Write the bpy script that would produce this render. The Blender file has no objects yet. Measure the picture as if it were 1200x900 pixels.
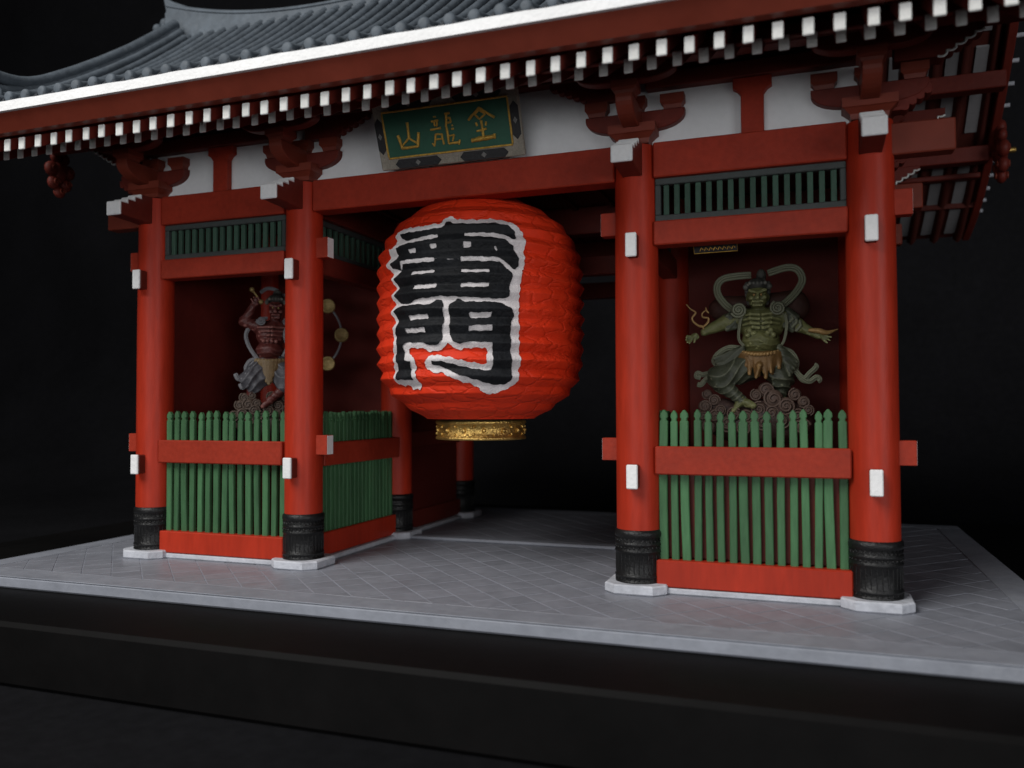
import bpy, math, random
import numpy as np
from mathutils import Vector, Matrix

random.seed(7)
rng = np.random.default_rng(5)
S = 0.01                                    # everything below is written in centimetres
scene = bpy.context.scene
COL = scene.collection

# ------------------------------------------------------------------ camera
cam_d = bpy.data.cameras.new('camera'); cam = bpy.data.objects.new('camera', cam_d); COL.objects.link(cam)
CP = np.array([9.1671, -21.1752, 4.6443]); YAW, PIT, ROL, FPX = 0.3444, 0.0282, -0.0035, 973.944
_f = np.array([-math.sin(YAW)*math.cos(PIT), math.cos(YAW)*math.cos(PIT), math.sin(PIT)])
_r = np.array([math.cos(YAW), math.sin(YAW), 0.0]); _u = np.cross(_r, _f)
_R = _r*math.cos(ROL) + _u*math.sin(ROL); _U = -_r*math.sin(ROL) + _u*math.cos(ROL)
m = Matrix(((_R[0], _U[0], -_f[0], CP[0]*S), (_R[1], _U[1], -_f[1], CP[1]*S), (_R[2], _U[2], -_f[2], CP[2]*S), (0, 0, 0, 1)))
cam.matrix_world = m
cam_d.sensor_width = 36.0; cam_d.lens = FPX/1200*36.0
cam_d.clip_start = 0.005; cam_d.clip_end = 20.0
cam_d.dof.use_dof = True; cam_d.dof.focus_distance = 22.5*S; cam_d.dof.aperture_fstop = 18.0
scene.camera = cam

# ------------------------------------------------------------------ world, lights, exposure
world = bpy.data.worlds.new('World'); scene.world = world; world.use_nodes = True
bg = world.node_tree.nodes['Background']; bg.inputs[0].default_value = (0.75, 0.85, 1.0, 1); bg.inputs[1].default_value = 0.025

def area(name, loc, target, size, power, col, sy=None):
    d = bpy.data.lights.new(name, 'AREA'); d.energy = power; d.color = col; d.size = size*S
    if sy: d.shape = 'RECTANGLE'; d.size_y = sy*S
    o = bpy.data.objects.new(name, d); COL.objects.link(o); o.location = Vector(loc)*S
    o.rotation_euler = (Vector(target)-Vector(loc)).to_track_quat('-Z', 'Y').to_euler()
    return o
area('key_lamp', (-20, -42, 46), (0, 0, 5), 34, 3.4, (1.0, 0.985, 0.96))
area('side_lamp', (50, -44, 11), (0, 0, 8), 26, 0.9, (0.97, 0.98, 1.0))
area('front_lamp', (0, -62, 4.5), (0, 0, 9), 46, 0.72, (0.97, 0.98, 1.0), 11)

vs = scene.view_settings
vs.view_transform = 'Standard'; vs.look = 'None'; vs.exposure = 0.08; vs.gamma = 1.0
try: vs.use_curve_mapping = False
except Exception: pass

# ------------------------------------------------------------------ materials
MATS = {}
def mat(name, col, rough=0.5, var=0.12, scale=1.0, bump=0.15, bscale=6.0, metal=0.0, spec=0.35, obj_var=0.0,
        wash=None, edge=None, streak=False, sheen=0.0, dust=None):
    """procedural paint: blotchy tone, fine brush grain, optional wash in hollows and dry-brushed edges"""
    mt = bpy.data.materials.new(name); mt.use_nodes = True
    nt = mt.node_tree; N = nt.nodes; L = nt.links; b = N['Principled BSDF']
    tc = N.new('ShaderNodeTexCoord')
    mp = N.new('ShaderNodeMapping'); L.new(tc.outputs['Object'], mp.inputs[0])
    s = 100.0*scale
    mp.inputs['Scale'].default_value = (s, s, s*(0.18 if streak else 1.0))
    oi = N.new('ShaderNodeObjectInfo')
    off = N.new('ShaderNodeVectorMath'); off.operation = 'ADD'
    sc = N.new('ShaderNodeVectorMath'); sc.operation = 'SCALE'; sc.inputs['Scale'].default_value = 37.0
    cmb = N.new('ShaderNodeCombineXYZ'); L.new(oi.outputs['Random'], cmb.inputs[0]); L.new(oi.outputs['Random'], cmb.inputs[2])
    L.new(cmb.outputs[0], sc.inputs[0]); L.new(mp.outputs[0], off.inputs[0]); L.new(sc.outputs[0], off.inputs[1])
    n1 = N.new('ShaderNodeTexNoise'); n1.inputs['Scale'].default_value = 0.9; n1.inputs['Detail'].default_value = 5; n1.inputs['Roughness'].default_value = 0.6
    L.new(off.outputs[0], n1.inputs['Vector'])
    n2 = N.new('ShaderNodeTexNoise'); n2.inputs['Scale'].default_value = bscale; n2.inputs['Detail'].default_value = 4
    L.new(off.outputs[0], n2.inputs['Vector'])
    ramp = N.new('ShaderNodeMapRange'); ramp.inputs['From Min'].default_value = 0.3; ramp.inputs['From Max'].default_value = 0.7
    ramp.inputs['To Min'].default_value = 1-var; ramp.inputs['To Max'].default_value = 1+var
    L.new(n1.outputs['Fac'], ramp.inputs['Value'])
    r2 = N.new('ShaderNodeMapRange'); r2.inputs['From Min'].default_value = 0.3; r2.inputs['From Max'].default_value = 0.7
    r2.inputs['To Min'].default_value = 1-var*0.6; r2.inputs['To Max'].default_value = 1+var*0.6
    L.new(n2.outputs['Fac'], r2.inputs['Value'])
    mul = N.new('ShaderNodeMath'); mul.operation = 'MULTIPLY'; L.new(ramp.outputs[0], mul.inputs[0]); L.new(r2.outputs[0], mul.inputs[1])
    r3 = N.new('ShaderNodeMapRange'); r3.inputs['To Min'].default_value = 1-obj_var; r3.inputs['To Max'].default_value = 1+obj_var
    L.new(oi.outputs['Random'], r3.inputs['Value'])
    mul2 = N.new('ShaderNodeMath'); mul2.operation = 'MULTIPLY'; L.new(mul.outputs[0], mul2.inputs[0]); L.new(r3.outputs[0], mul2.inputs[1])
    vm = N.new('ShaderNodeVectorMath'); vm.operation = 'SCALE'; vm.inputs[0].default_value = col; L.new(mul2.outputs[0], vm.inputs['Scale'])
    out = vm.outputs[0]
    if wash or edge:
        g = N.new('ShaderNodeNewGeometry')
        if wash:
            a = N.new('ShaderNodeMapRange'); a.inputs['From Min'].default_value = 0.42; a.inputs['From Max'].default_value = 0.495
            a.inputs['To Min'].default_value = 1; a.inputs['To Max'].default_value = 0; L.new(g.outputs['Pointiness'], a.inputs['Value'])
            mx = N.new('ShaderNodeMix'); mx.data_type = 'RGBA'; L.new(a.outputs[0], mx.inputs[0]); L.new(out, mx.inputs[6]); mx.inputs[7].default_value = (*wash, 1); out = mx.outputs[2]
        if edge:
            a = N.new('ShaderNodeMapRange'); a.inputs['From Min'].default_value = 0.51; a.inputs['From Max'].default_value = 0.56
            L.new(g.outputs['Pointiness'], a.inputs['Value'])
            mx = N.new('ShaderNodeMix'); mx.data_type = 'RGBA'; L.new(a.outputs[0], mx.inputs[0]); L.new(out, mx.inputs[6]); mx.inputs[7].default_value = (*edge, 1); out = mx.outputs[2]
    if dust:
        n3 = N.new('ShaderNodeTexNoise'); n3.inputs['Scale'].default_value = 2.2; n3.inputs['Detail'].default_value = 8; n3.inputs['Roughness'].default_value = 0.75
        L.new(off.outputs[0], n3.inputs['Vector'])
        a = N.new('ShaderNodeMapRange'); a.inputs['From Min'].default_value = 0.5; a.inputs['From Max'].default_value = 0.75; a.inputs['To Max'].default_value = 0.55
        L.new(n3.outputs['Fac'], a.inputs['Value'])
        mx = N.new('ShaderNodeMix'); mx.data_type = 'RGBA'; L.new(a.outputs[0], mx.inputs[0]); L.new(out, mx.inputs[6]); mx.inputs[7].default_value = (*dust, 1); out = mx.outputs[2]
    L.new(out, b.inputs['Base Color'])
    rr = N.new('ShaderNodeMapRange'); rr.inputs['To Min'].default_value = max(0.05, rough-0.12); rr.inputs['To Max'].default_value = min(1, rough+0.12)
    L.new(n1.outputs['Fac'], rr.inputs['Value']); L.new(rr.outputs[0], b.inputs['Roughness'])
    b.inputs['Metallic'].default_value = metal; b.inputs['Specular IOR Level'].default_value = spec
    if bump:
        bp = N.new('ShaderNodeBump'); bp.inputs['Strength'].default_value = bump; bp.inputs['Distance'].default_value = 0.0006
        L.new(n2.outputs['Fac'], bp.inputs['Height']); L.new(bp.outputs[0], b.inputs['Normal'])
    MATS[name] = mt
    return mt

VERM = (0.37, 0.027, 0.010)
mat('vermilion_paint', VERM, 0.45, 0.16, 0.8, 0.12, 9, obj_var=0.06, streak=True, spec=0.22)
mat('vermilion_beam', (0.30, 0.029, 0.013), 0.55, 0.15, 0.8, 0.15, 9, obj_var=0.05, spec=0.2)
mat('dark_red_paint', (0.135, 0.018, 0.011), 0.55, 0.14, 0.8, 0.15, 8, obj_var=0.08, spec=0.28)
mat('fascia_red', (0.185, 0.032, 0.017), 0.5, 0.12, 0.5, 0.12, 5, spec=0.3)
mat('white_paint', (0.80, 0.80, 0.80), 0.6, 0.05, 1.5, 0.3, 8, obj_var=0.05, spec=0.25)
mat('rafter_white', (0.78, 0.78, 0.75), 0.6, 0.08, 2, 0.3, 8, obj_var=0.07, spec=0.25)
mat('plaster', (0.74, 0.75, 0.76), 0.8, 0.035, 0.5, 0.12, 12, spec=0.15)
mat('soffit_shaded', (0.26, 0.255, 0.26), 0.8, 0.06, 0.8, 0.12, 12, spec=0.15)  # white boards darkened to grey: shade under the gable put into the colour
mat('green_paint', (0.048, 0.130, 0.055), 0.55, 0.24, 1.2, 0.4, 7, obj_var=0.2, streak=True, spec=0.3)
mat('lattice_frame', (0.055, 0.062, 0.06), 0.6, 0.12, 1, 0.2, 7, spec=0.25)
mat('lattice_green', (0.042, 0.085, 0.060), 0.6, 0.15, 1.2, 0.25, 7, obj_var=0.15, spec=0.25)
mat('roof_slate', (0.078, 0.094, 0.112), 0.62, 0.22, 0.8, 0.4, 5, obj_var=0.10, dust=(0.14, 0.16, 0.18), spec=0.3)
mat('roof_dark', (0.032, 0.037, 0.044), 0.7, 0.2, 0.8, 0.35, 5, spec=0.25)
mat('stone_pale', (0.47, 0.485, 0.53), 0.8, 0.16, 1.2, 0.5, 5, dust=(0.60, 0.61, 0.66), spec=0.2)
mat('stone_slab', (0.25, 0.265, 0.305), 0.55, 0.13, 0.5, 0.25, 7, dust=(0.34, 0.355, 0.385), spec=0.4)
mat('stone_grout', (0.28, 0.295, 0.345), 0.7, 0.2, 0.7, 0.3, 7, spec=0.25)
mat('stone_tile', (0.235, 0.246, 0.282), 0.42, 0.13, 0.45, 0.22, 7, obj_var=0.03, dust=(0.30, 0.31, 0.36), spec=0.42)
mat('plinth_black', (0.0035, 0.0032, 0.0032), 0.6, 0.25, 0.25, 0.12, 8, spec=0.10)
mat('cloth_black', (0.0075, 0.0075, 0.0088), 0.95, 0.25, 0.15, 0.3, 20, spec=0.08)
mat('gold', (0.62, 0.40, 0.12), 0.36, 0.25, 2.5, 0.6, 6, metal=0.9)
mat('gold_paint', (0.60, 0.36, 0.07), 0.45, 0.28, 2.5, 0.6, 7, metal=0.45)
mat('plaque_green', (0.028, 0.105, 0.066), 0.45, 0.08, 1, 0.12, 8, spec=0.3)
mat('plaque_frame', (0.30, 0.275, 0.225), 0.65, 0.22, 2.2, 0.6, 9, spec=0.25)
mat('plaque_black', (0.022, 0.022, 0.024), 0.5, 0.2, 1.5, 0.3, 8)
mat('plaque_grey', (0.20, 0.20, 0.19), 0.5, 0.2, 2, 0.3, 8)
mat('lantern_ink', (0.009, 0.010, 0.012), 0.6, 0.4, 1.4, 0.5, 7, spec=0.2)
mat('lantern_white', (0.70, 0.66, 0.665), 0.8, 0.16, 3.2, 0.4, 6, spec=0.2)
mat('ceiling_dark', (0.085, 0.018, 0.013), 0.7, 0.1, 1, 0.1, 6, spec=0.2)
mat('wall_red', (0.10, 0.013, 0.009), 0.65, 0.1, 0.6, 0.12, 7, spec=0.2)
# statues
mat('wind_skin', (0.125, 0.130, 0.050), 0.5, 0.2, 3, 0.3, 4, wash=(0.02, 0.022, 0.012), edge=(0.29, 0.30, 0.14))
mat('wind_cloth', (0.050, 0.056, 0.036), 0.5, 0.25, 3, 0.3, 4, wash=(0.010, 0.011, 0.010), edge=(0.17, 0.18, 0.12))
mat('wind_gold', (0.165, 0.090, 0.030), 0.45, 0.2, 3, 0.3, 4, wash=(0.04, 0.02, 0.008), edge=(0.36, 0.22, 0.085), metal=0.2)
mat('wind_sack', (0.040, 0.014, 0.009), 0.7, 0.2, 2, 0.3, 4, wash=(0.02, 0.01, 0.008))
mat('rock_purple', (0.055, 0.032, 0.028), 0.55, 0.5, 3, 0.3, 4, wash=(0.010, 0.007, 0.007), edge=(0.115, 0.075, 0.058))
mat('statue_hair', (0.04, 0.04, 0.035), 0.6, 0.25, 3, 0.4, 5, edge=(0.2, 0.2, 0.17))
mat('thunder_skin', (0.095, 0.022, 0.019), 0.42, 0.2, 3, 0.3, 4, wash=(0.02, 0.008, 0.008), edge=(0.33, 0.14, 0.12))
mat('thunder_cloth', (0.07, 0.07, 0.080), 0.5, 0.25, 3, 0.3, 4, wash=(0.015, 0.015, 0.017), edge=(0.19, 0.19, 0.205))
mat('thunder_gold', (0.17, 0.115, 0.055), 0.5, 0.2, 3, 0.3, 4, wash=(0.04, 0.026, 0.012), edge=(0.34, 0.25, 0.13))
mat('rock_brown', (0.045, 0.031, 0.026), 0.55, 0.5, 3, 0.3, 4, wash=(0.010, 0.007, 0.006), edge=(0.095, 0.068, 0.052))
mat('drum_gold', (0.34, 0.25, 0.10), 0.45, 0.3, 4, 0.5, 6, metal=0.3)

def lantern_paper():
    mt = mat('lantern_paper', (0.70, 0.034, 0.006), 0.62, 0.10, 1.0, 0.0, 6, spec=0.28)
    N = mt.node_tree.nodes; L = mt.node_tree.links; b = N['Principled BSDF']
    tc = N.new('ShaderNodeTexCoord'); mp = N.new('ShaderNodeMapping'); L.new(tc.outputs['Object'], mp.inputs[0]); mp.inputs['Scale'].default_value = (100, 100, 230)
    v = N.new('ShaderNodeTexVoronoi'); v.feature = 'DISTANCE_TO_EDGE'; v.inputs['Scale'].default_value = 1.3
    nz = N.new('ShaderNodeTexNoise'); nz.inputs['Scale'].default_value = 1.5; nz.inputs['Detail'].default_value = 5
    L.new(mp.outputs[0], nz.inputs['Vector'])
    ad = N.new('ShaderNodeVectorMath'); ad.operation = 'MULTIPLY_ADD'; ad.inputs[1].default_value = (0.9, 0.9, 0.9)
    L.new(nz.outputs['Color'], ad.inputs[0]); L.new(mp.outputs[0], ad.inputs[2]); L.new(ad.outputs[0], v.inputs['Vector'])
    mr = N.new('ShaderNodeMapRange'); mr.inputs['From Max'].default_value = 0.12; L.new(v.outputs['Distance'], mr.inputs['Value'])
    sm = N.new('ShaderNodeMath'); sm.operation = 'ADD'; L.new(mr.outputs[0], sm.inputs[0]); L.new(nz.outputs['Fac'], sm.inputs[1])
    bp = N.new('ShaderNodeBump'); bp.inputs['Strength'].default_value = 0.45; bp.inputs['Distance'].default_value = 0.0006
    L.new(sm.outputs[0], bp.inputs['Height']); L.new(bp.outputs[0], b.inputs['Normal'])
lantern_paper()

mat('collar_black', (0.008, 0.008, 0.0082), 0.38, 0.3, 2, 0.35, 9, spec=0.32)

# ------------------------------------------------------------------ mesh helpers
def mesh_from(name, V, F, material, smooth=False, smooth_mask=None):
    me = bpy.data.meshes.new(name)
    me.from_pydata([(x*S, y*S, z*S) for x, y, z in V], [], F)
    me.materials.append(MATS[material])
    if smooth_mask is not None: me.polygons.foreach_set('use_smooth', smooth_mask)
    elif smooth: me.polygons.foreach_set('use_smooth', [True]*len(me.polygons))
    me.update()
    return me
def link(name, me, parent=None, loc=(0, 0, 0), rot=(0, 0, 0), scale=(1, 1, 1)):
    o = bpy.data.objects.new(name, me); COL.objects.link(o)
    if parent: o.parent = parent
    o.location = Vector(loc)*S; o.rotation_euler = rot; o.scale = scale
    return o
def empty(name, loc, rz=0.0):
    o = bpy.data.objects.new(name, None); COL.objects.link(o); o.empty_display_size = 0.01
    o.location = Vector(loc)*S; o.rotation_euler = (0, 0, rz)
    return o
def tag(o, label=None, cat=None, group=None, kind=None):
    if label: o['label'] = label
    if cat: o['category'] = cat
    if group: o['group'] = group
    if kind: o['kind'] = kind
    return o

class MB:
    def __init__(s): s.v = []; s.f = []; s.sm = []
    def add(s, V, F, smooth=False):
        n = len(s.v); s.v += [tuple(map(float, p)) for p in V]; s.f += [[i+n for i in f] for f in F]; s.sm += [smooth]*len(F); return s
    def box(s, x0, x1, y0, y1, z0, z1, c=0.025):
        c = min(c, (x1-x0)*.3, (y1-y0)*.3, (z1-z0)*.3)
        V = []; idx = {}
        X = (x0, x1); Y = (y0, y1); Z = (z0, z1)
        for i in (0, 1):
            for j in (0, 1):
                for k in (0, 1):
                    sx = c if i == 0 else -c; sy = c if j == 0 else -c; sz = c if k == 0 else -c
                    idx[i, j, k, 0] = len(V); V.append((X[i], Y[j]+sy, Z[k]+sz))
                    idx[i, j, k, 1] = len(V); V.append((X[i]+sx, Y[j], Z[k]+sz))
                    idx[i, j, k, 2] = len(V); V.append((X[i]+sx, Y[j]+sy, Z[k]))
        F = []
        for i in (0, 1): q = [idx[i, 0, 0, 0], idx[i, 1, 0, 0], idx[i, 1, 1, 0], idx[i, 0, 1, 0]]; F.append(q if i else q[::-1])
        for j in (0, 1): q = [idx[0, j, 0, 1], idx[1, j, 0, 1], idx[1, j, 1, 1], idx[0, j, 1, 1]]; F.append(q[::-1] if j else q)
        for k in (0, 1): q = [idx[0, 0, k, 2], idx[1, 0, k, 2], idx[1, 1, k, 2], idx[0, 1, k, 2]]; F.append(q if k else q[::-1])
        for i in (0, 1):
            for j in (0, 1):
                q = [idx[i, j, 0, 0], idx[i, j, 0, 1], idx[i, j, 1, 1], idx[i, j, 1, 0]]; F.append(q if (i != j) else q[::-1])
            for k in (0, 1):
                q = [idx[i, 0, k, 0], idx[i, 0, k, 2], idx[i, 1, k, 2], idx[i, 1, k, 0]]; F.append(q if (i == k) else q[::-1])
        for j in (0, 1):
            for k in (0, 1):
                q = [idx[0, j, k, 1], idx[0, j, k, 2], idx[1, j, k, 2], idx[1, j, k, 1]]; F.append(q if (j != k) else q[::-1])
        for i in (0, 1):
            for j in (0, 1):
                for k in (0, 1):
                    q = [idx[i, j, k, 0], idx[i, j, k, 1], idx[i, j, k, 2]]; F.append(q if (i+j+k) % 2 else q[::-1])
        return s.add(V, F)
    def prism(s, poly, axis, a, b, c=0.0):
        """extrude a 2D outline along axis ('x': poly=(y,z), 'y': (x,z), 'z': (x,y)); c chamfers the rim"""
        def P(p, t):
            return (t, p[0], p[1]) if axis == 'x' else (p[0], t, p[1]) if axis == 'y' else (p[0], p[1], t)
        n = len(poly)
        ar = sum(poly[i][0]*poly[(i+1) % n][1]-poly[(i+1) % n][0]*poly[i][1] for i in range(n))
        if ar < 0: poly = poly[::-1]
        if axis == 'y': pass
        rings = [(a, 0), (b, 0)] if c <= 0 else [(a, c), (a+c, 0), (b-c, 0), (b, c)]
        V = []
        for t, ins in rings:
            for i in range(n):
                p0, p1, p2 = poly[i-1], poly[i], poly[(i+1) % n]
                if ins:
                    e1 = Vector((p1[0]-p0[0], p1[1]-p0[1])); e2 = Vector((p2[0]-p1[0], p2[1]-p1[1]))
                    if e1.length > 1e-9: e1.normalize()
                    if e2.length > 1e-9: e2.normalize()
                    nn = Vector((-e1.y-e2.y, e1.x+e2.x)); l = nn.length
                    if l > 1e-6: nn = nn/l*min(ins/max(0.5, l/2), ins*1.5)
                    V.append(P((p1[0]+nn.x, p1[1]+nn.y), t))
                else: V.append(P(p1, t))
        F = [list(range(n))[::-1], [n*(len(rings)-1)+i for i in range(n)]]
        for k in range(len(rings)-1):
            for i in range(n): F.append([k*n+i, k*n+(i+1) % n, (k+1)*n+(i+1) % n, (k+1)*n+i])
        if axis == 'y': F = [f[::-1] for f in F]
        return s.add(V, F)
    def tube(s, path, rad, n=8, cap=True, flat=None):
        path = [Vector(p) for p in path]; m_ = len(path)
        if not hasattr(rad, '__len__'): rad = [rad]*m_
        V = []; F = []; up = None
        for i in range(m_):
            t = (path[min(i+1, m_-1)]-path[max(i-1, 0)])
            if t.length < 1e-9: t = Vector((0, 0, 1))
            t.normalize()
            if up is None:
                up = Vector((0, 0, 1)) if abs(t.z) < 0.9 else Vector((0, 1, 0))
            a = t.cross(up)
            if a.length < 1e-6: a = t.cross(Vector((1, 0, 0)))
            a.normalize(); b_ = a.cross(t).normalized(); up = b_
            for k in range(n):
                th = 2*math.pi*k/n
                p = path[i]+a*(rad[i]*math.cos(th))+b_*(rad[i]*math.sin(th)*(flat if flat else 1)); V.append(p)
        for i in range(m_-1):
            for k in range(n): F.append([i*n+k, (i+1)*n+k, (i+1)*n+(k+1) % n, i*n+(k+1) % n])
        s.add(V, F, True)
        if cap: s.add(V[:n], [list(range(n))]); s.add(V[-n:], [list(range(n))[::-1]])
        return s
    def lathe(s, prof, n=32, c=(0, 0, 0), smooth=True, capb=True, capt=True):
        V = []; F = []
        for r, z in prof:
            for k in range(n):
                th = 2*math.pi*k/n; V.append((c[0]+r*math.cos(th), c[1]+r*math.sin(th), c[2]+z))
        for i in range(len(prof)-1):
            for k in range(n): F.append([i*n+k, i*n+(k+1) % n, (i+1)*n+(k+1) % n, (i+1)*n+k])
        s.add(V, F, smooth)
        if capb: s.add(V[:n], [list(range(n))[::-1]])
        if capt: s.add(V[-n:], [list(range(n))])
        return s
    def ball(s, c, r, n=10, m_=6, sq=(1, 1, 1)):
        V = [(c[0], c[1], c[2]-r*sq[2])]; F = []
        for i in range(1, m_):
            ph = -math.pi/2+math.pi*i/m_
            for k in range(n):
                th = 2*math.pi*k/n; V.append((c[0]+r*sq[0]*math.cos(ph)*math.cos(th), c[1]+r*sq[1]*math.cos(ph)*math.sin(th), c[2]+r*sq[2]*math.sin(ph)))
        V.append((c[0], c[1], c[2]+r*sq[2])); T = len(V)-1
        for k in range(n): F.append([0, 1+(k+1) % n, 1+k]); F.append([T, T-n+k, T-n+(k+1) % n])
        for i in range(m_-2):
            for k in range(n): F.append([1+i*n+k, 1+i*n+(k+1) % n, 1+(i+1)*n+(k+1) % n, 1+(i+1)*n+k])
        return s.add(V, F, True)
    def mesh(s, name, material): return mesh_from(name, s.v, s.f, material, smooth_mask=s.sm)
    def build(s, name, material, parent=None, loc=(0, 0, 0), rot=(0, 0, 0)):
        return link(name, s.mesh(name, material), parent, loc, rot)

def bx(name, material, parent, x0, x1, y0, y1, z0, z1, c=0.03):
    return MB().box(min(x0, x1), max(x0, x1), min(y0, y1), max(y0, y1), z0, z1, c).build(name, material, parent)

def surface_nets(fn, lo, hi, h):
    """mesh the zero level of a signed distance function on a grid (naive surface nets)"""
    lo = np.array(lo, float); n = np.ceil((np.array(hi)-lo)/h).astype(int)+1
    ax = [lo[i]+h*np.arange(n[i]) for i in range(3)]
    X, Y, Z = np.meshgrid(*ax, indexing='ij'); D = fn(X, Y, Z).astype(np.float64)
    ins = D < 0
    cs = [(i, j, k) for i in (0, 1) for j in (0, 1) for k in (0, 1)]
    sl = lambda A, c: A[c[0]:A.shape[0]-1+c[0], c[1]:A.shape[1]-1+c[1], c[2]:A.shape[2]-1+c[2]]
    cnt = sum(sl(ins, c).astype(int) for c in cs); act = (cnt > 0) & (cnt < 8)
    idx = -np.ones(act.shape, int); idx[act] = np.arange(act.sum())
    acc = np.zeros((act.sum(), 3)); w = np.zeros(act.sum())
    for a in range(8):
        for b_ in range(a+1, 8):
            ca, cb = cs[a], cs[b_]
            if sum(abs(ca[i]-cb[i]) for i in range(3)) != 1: continue
            da = sl(D, ca)[act]; db = sl(D, cb)[act]; cr = (da < 0) != (db < 0)
            t = np.where(cr, da/np.where(da-db == 0, 1, da-db), 0)
            p = np.array(ca)[None, :]+t[:, None]*(np.array(cb)-np.array(ca))[None, :]
            acc[cr] += p[cr]; w[cr] += 1
    base = np.argwhere(act)
    V = lo+h*(base+acc/w[:, None])
    F = []
    for d in range(3):
        e1, e2 = (d+1) % 3, (d+2) % 3
        s0 = [slice(1, -1)]*3; s0[d] = slice(0, -1); s1 = [slice(1, -1)]*3; s1[d] = slice(1, None)
        A = ins[tuple(s0)]; B = ins[tuple(s1)]
        loc = np.argwhere(A != B); flip = A[A != B]
        off = np.ones(3, int); off[d] = 0; g = loc+off
        def cell(o1, o2):
            q = g.copy(); q[:, e1] -= o1; q[:, e2] -= o2; return idx[q[:, 0], q[:, 1], q[:, 2]]
        q = np.stack([cell(1, 1), cell(0, 1), cell(0, 0), cell(1, 0)], 1)
        q[~flip] = q[~flip][:, ::-1]; F.append(q)
    return V, np.concatenate(F)

def sm_min(a, b, k):
    h = np.clip(0.5+0.5*(b-a)/k, 0, 1); return b*(1-h)+a*h-k*h*(1-h)
def capsule(X, Y, Z, a, b, ra, rb):
    a = np.array(a, float); b = np.array(b, float); d = b-a
    t = np.clip(((X-a[0])*d[0]+(Y-a[1])*d[1]+(Z-a[2])*d[2])/max(1e-9, d@d), 0, 1)
    return np.sqrt((X-a[0]-t*d[0])**2+(Y-a[1]-t*d[1])**2+(Z-a[2]-t*d[2])**2)-(ra+(rb-ra)*t)
def ellipsoid(X, Y, Z, c, r):
    k = np.sqrt(((X-c[0])/r[0])**2+((Y-c[1])/r[1])**2+((Z-c[2])/r[2])**2)
    return (k-1)*min(r)

# ================================================================== SETTING
cl = MB(); prof = [(-90, -1.85), (21, -1.85)]
for i in range(13):
    a = math.pi/2*i/12; prof.append((24+16*math.sin(a), 14.15-16*math.cos(a)))
prof.append((40.01, 130))
V = []; F = []
for x in (-160, 160):
    for y, z in prof: V.append((x, y, z))
n = len(prof)
for i in range(n-1): F.append([i, n+i, n+i+1, i+1])
cl.add(V, F, True)
tag(cl.build('backdrop', 'cloth_black'), kind='structure')

plinth = MB().box(-19.5, 19.5, -6.75, 19.0, -1.84, -0.345, 0.10).build('display_plinth', 'plinth_black')
tag(plinth, 'wide black wooden display plinth under the grey paved slab', 'plinth')

# paved base: a slab with a raised border and diagonal tiles
base = empty('paved_base', (0, 5.5, -0.34)); BO = (0, -5.5, 0.34)
tag(base, 'pale grey stone base paved with diagonal tiles under the gate', 'base')
SX, SY0, SY1 = 14.45, -4.0, 15.0
MB().box(-SX, SX, SY0, SY1, -0.34, -0.022, 0.05).build('slab', 'stone_slab', base, BO)
MB().box(-13.62, 13.62, -3.1, 14.2, -0.03, -0.016, 0.002).build('grout', 'stone_grout', base, BO)
for nm, (a, b_, c_, d) in (('f', (-SX, SX, SY0, -3.12)), ('b', (-SX, SX, 14.22, SY1)), ('l', (-SX, -13.64, -3.12+0.02, 14.2)), ('r', (13.64, SX, -3.12+0.02, 14.2))):
    MB().box(a, b_, c_, d, -0.024, 0.0, 0.006).build('border_stone', 'stone_slab', base, BO)
P_ = 1.09; half = P_/2
tiles = []
def clip_poly(poly, x0, x1, y0, y1):
    for ax, v, sgn in ((0, x0, 1), (0, x1, -1), (1, y0, 1), (1, y1, -1)):
        out = []
        for i in range(len(poly)):
            p, q = poly[i-1], poly[i]; dp = sgn*(p[ax]-v); dq = sgn*(q[ax]-v)
            if (dp >= 0) != (dq >= 0):
                t = dp/(dp-dq); out.append((p[0]+t*(q[0]-p[0]), p[1]+t*(q[1]-p[1])))
            if dq >= 0: out.append(q)
        poly = out
        if len(poly) < 3: return []
    return poly
for i in range(-40, 41):
    for j in range(-40, 41):
        cx = (i-j)*half*1.0; cy = (i+j)*half
        cx += 0.27; cy += 0.02
        g = half-0.016
        poly = clip_poly([(cx-g, cy), (cx, cy-g), (cx+g, cy), (cx, cy+g)], -13.61, 13.61, -3.09, 14.19)
        if len(poly) < 3: continue
        ar = abs(sum(poly[k-1][0]*poly[k][1]-poly[k][0]*poly[k-1][1] for k in range(len(poly))))/2
        if ar < 0.03: continue
        covered = (abs(cx) > 5.6 and abs(cx) < 10 and 0.6 < cy < 11.2)
        d2 = (cx-CP[0])**2+(cy-CP[1])**2 + (4000 if covered else 0)
        ang = math.atan2(cx-CP[0], cy-CP[1])+YAW
        if abs(ang) > 0.60: d2 += 4000
        tiles.append((d2, poly, cx, cy))
tiles.sort(key=lambda t: t[0])
rest = MB(); tile_mesh = None
for k, (d2, poly, cx, cy) in enumerate(tiles):
    dz = random.uniform(-0.004, 0.003)
    if k < 300:
        if len(poly) == 4 and max(abs(p[0]-cx) for p in poly) > half-0.03 and min(p[1] for p in poly) < cy-half+0.03:
            if tile_mesh is None:
                tile_mesh = MB().prism([(p[0]-cx, p[1]-cy) for p in poly], 'z', -0.02, 0, 0.007).mesh('tile', 'stone_tile')
            link('tile', tile_mesh, base, (BO[0]+cx, BO[1]+cy, BO[2]-0.003+dz))
        else:
            MB().prism([(p[0]-cx, p[1]-cy) for p in poly], 'z', -0.02, 0, 0.007).build('tile', 'stone_tile', base, (BO[0]+cx, BO[1]+cy, BO[2]-0.003+dz))
    else:
        rest.prism(poly, 'z', -0.022, -0.003+dz, 0.007)
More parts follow.
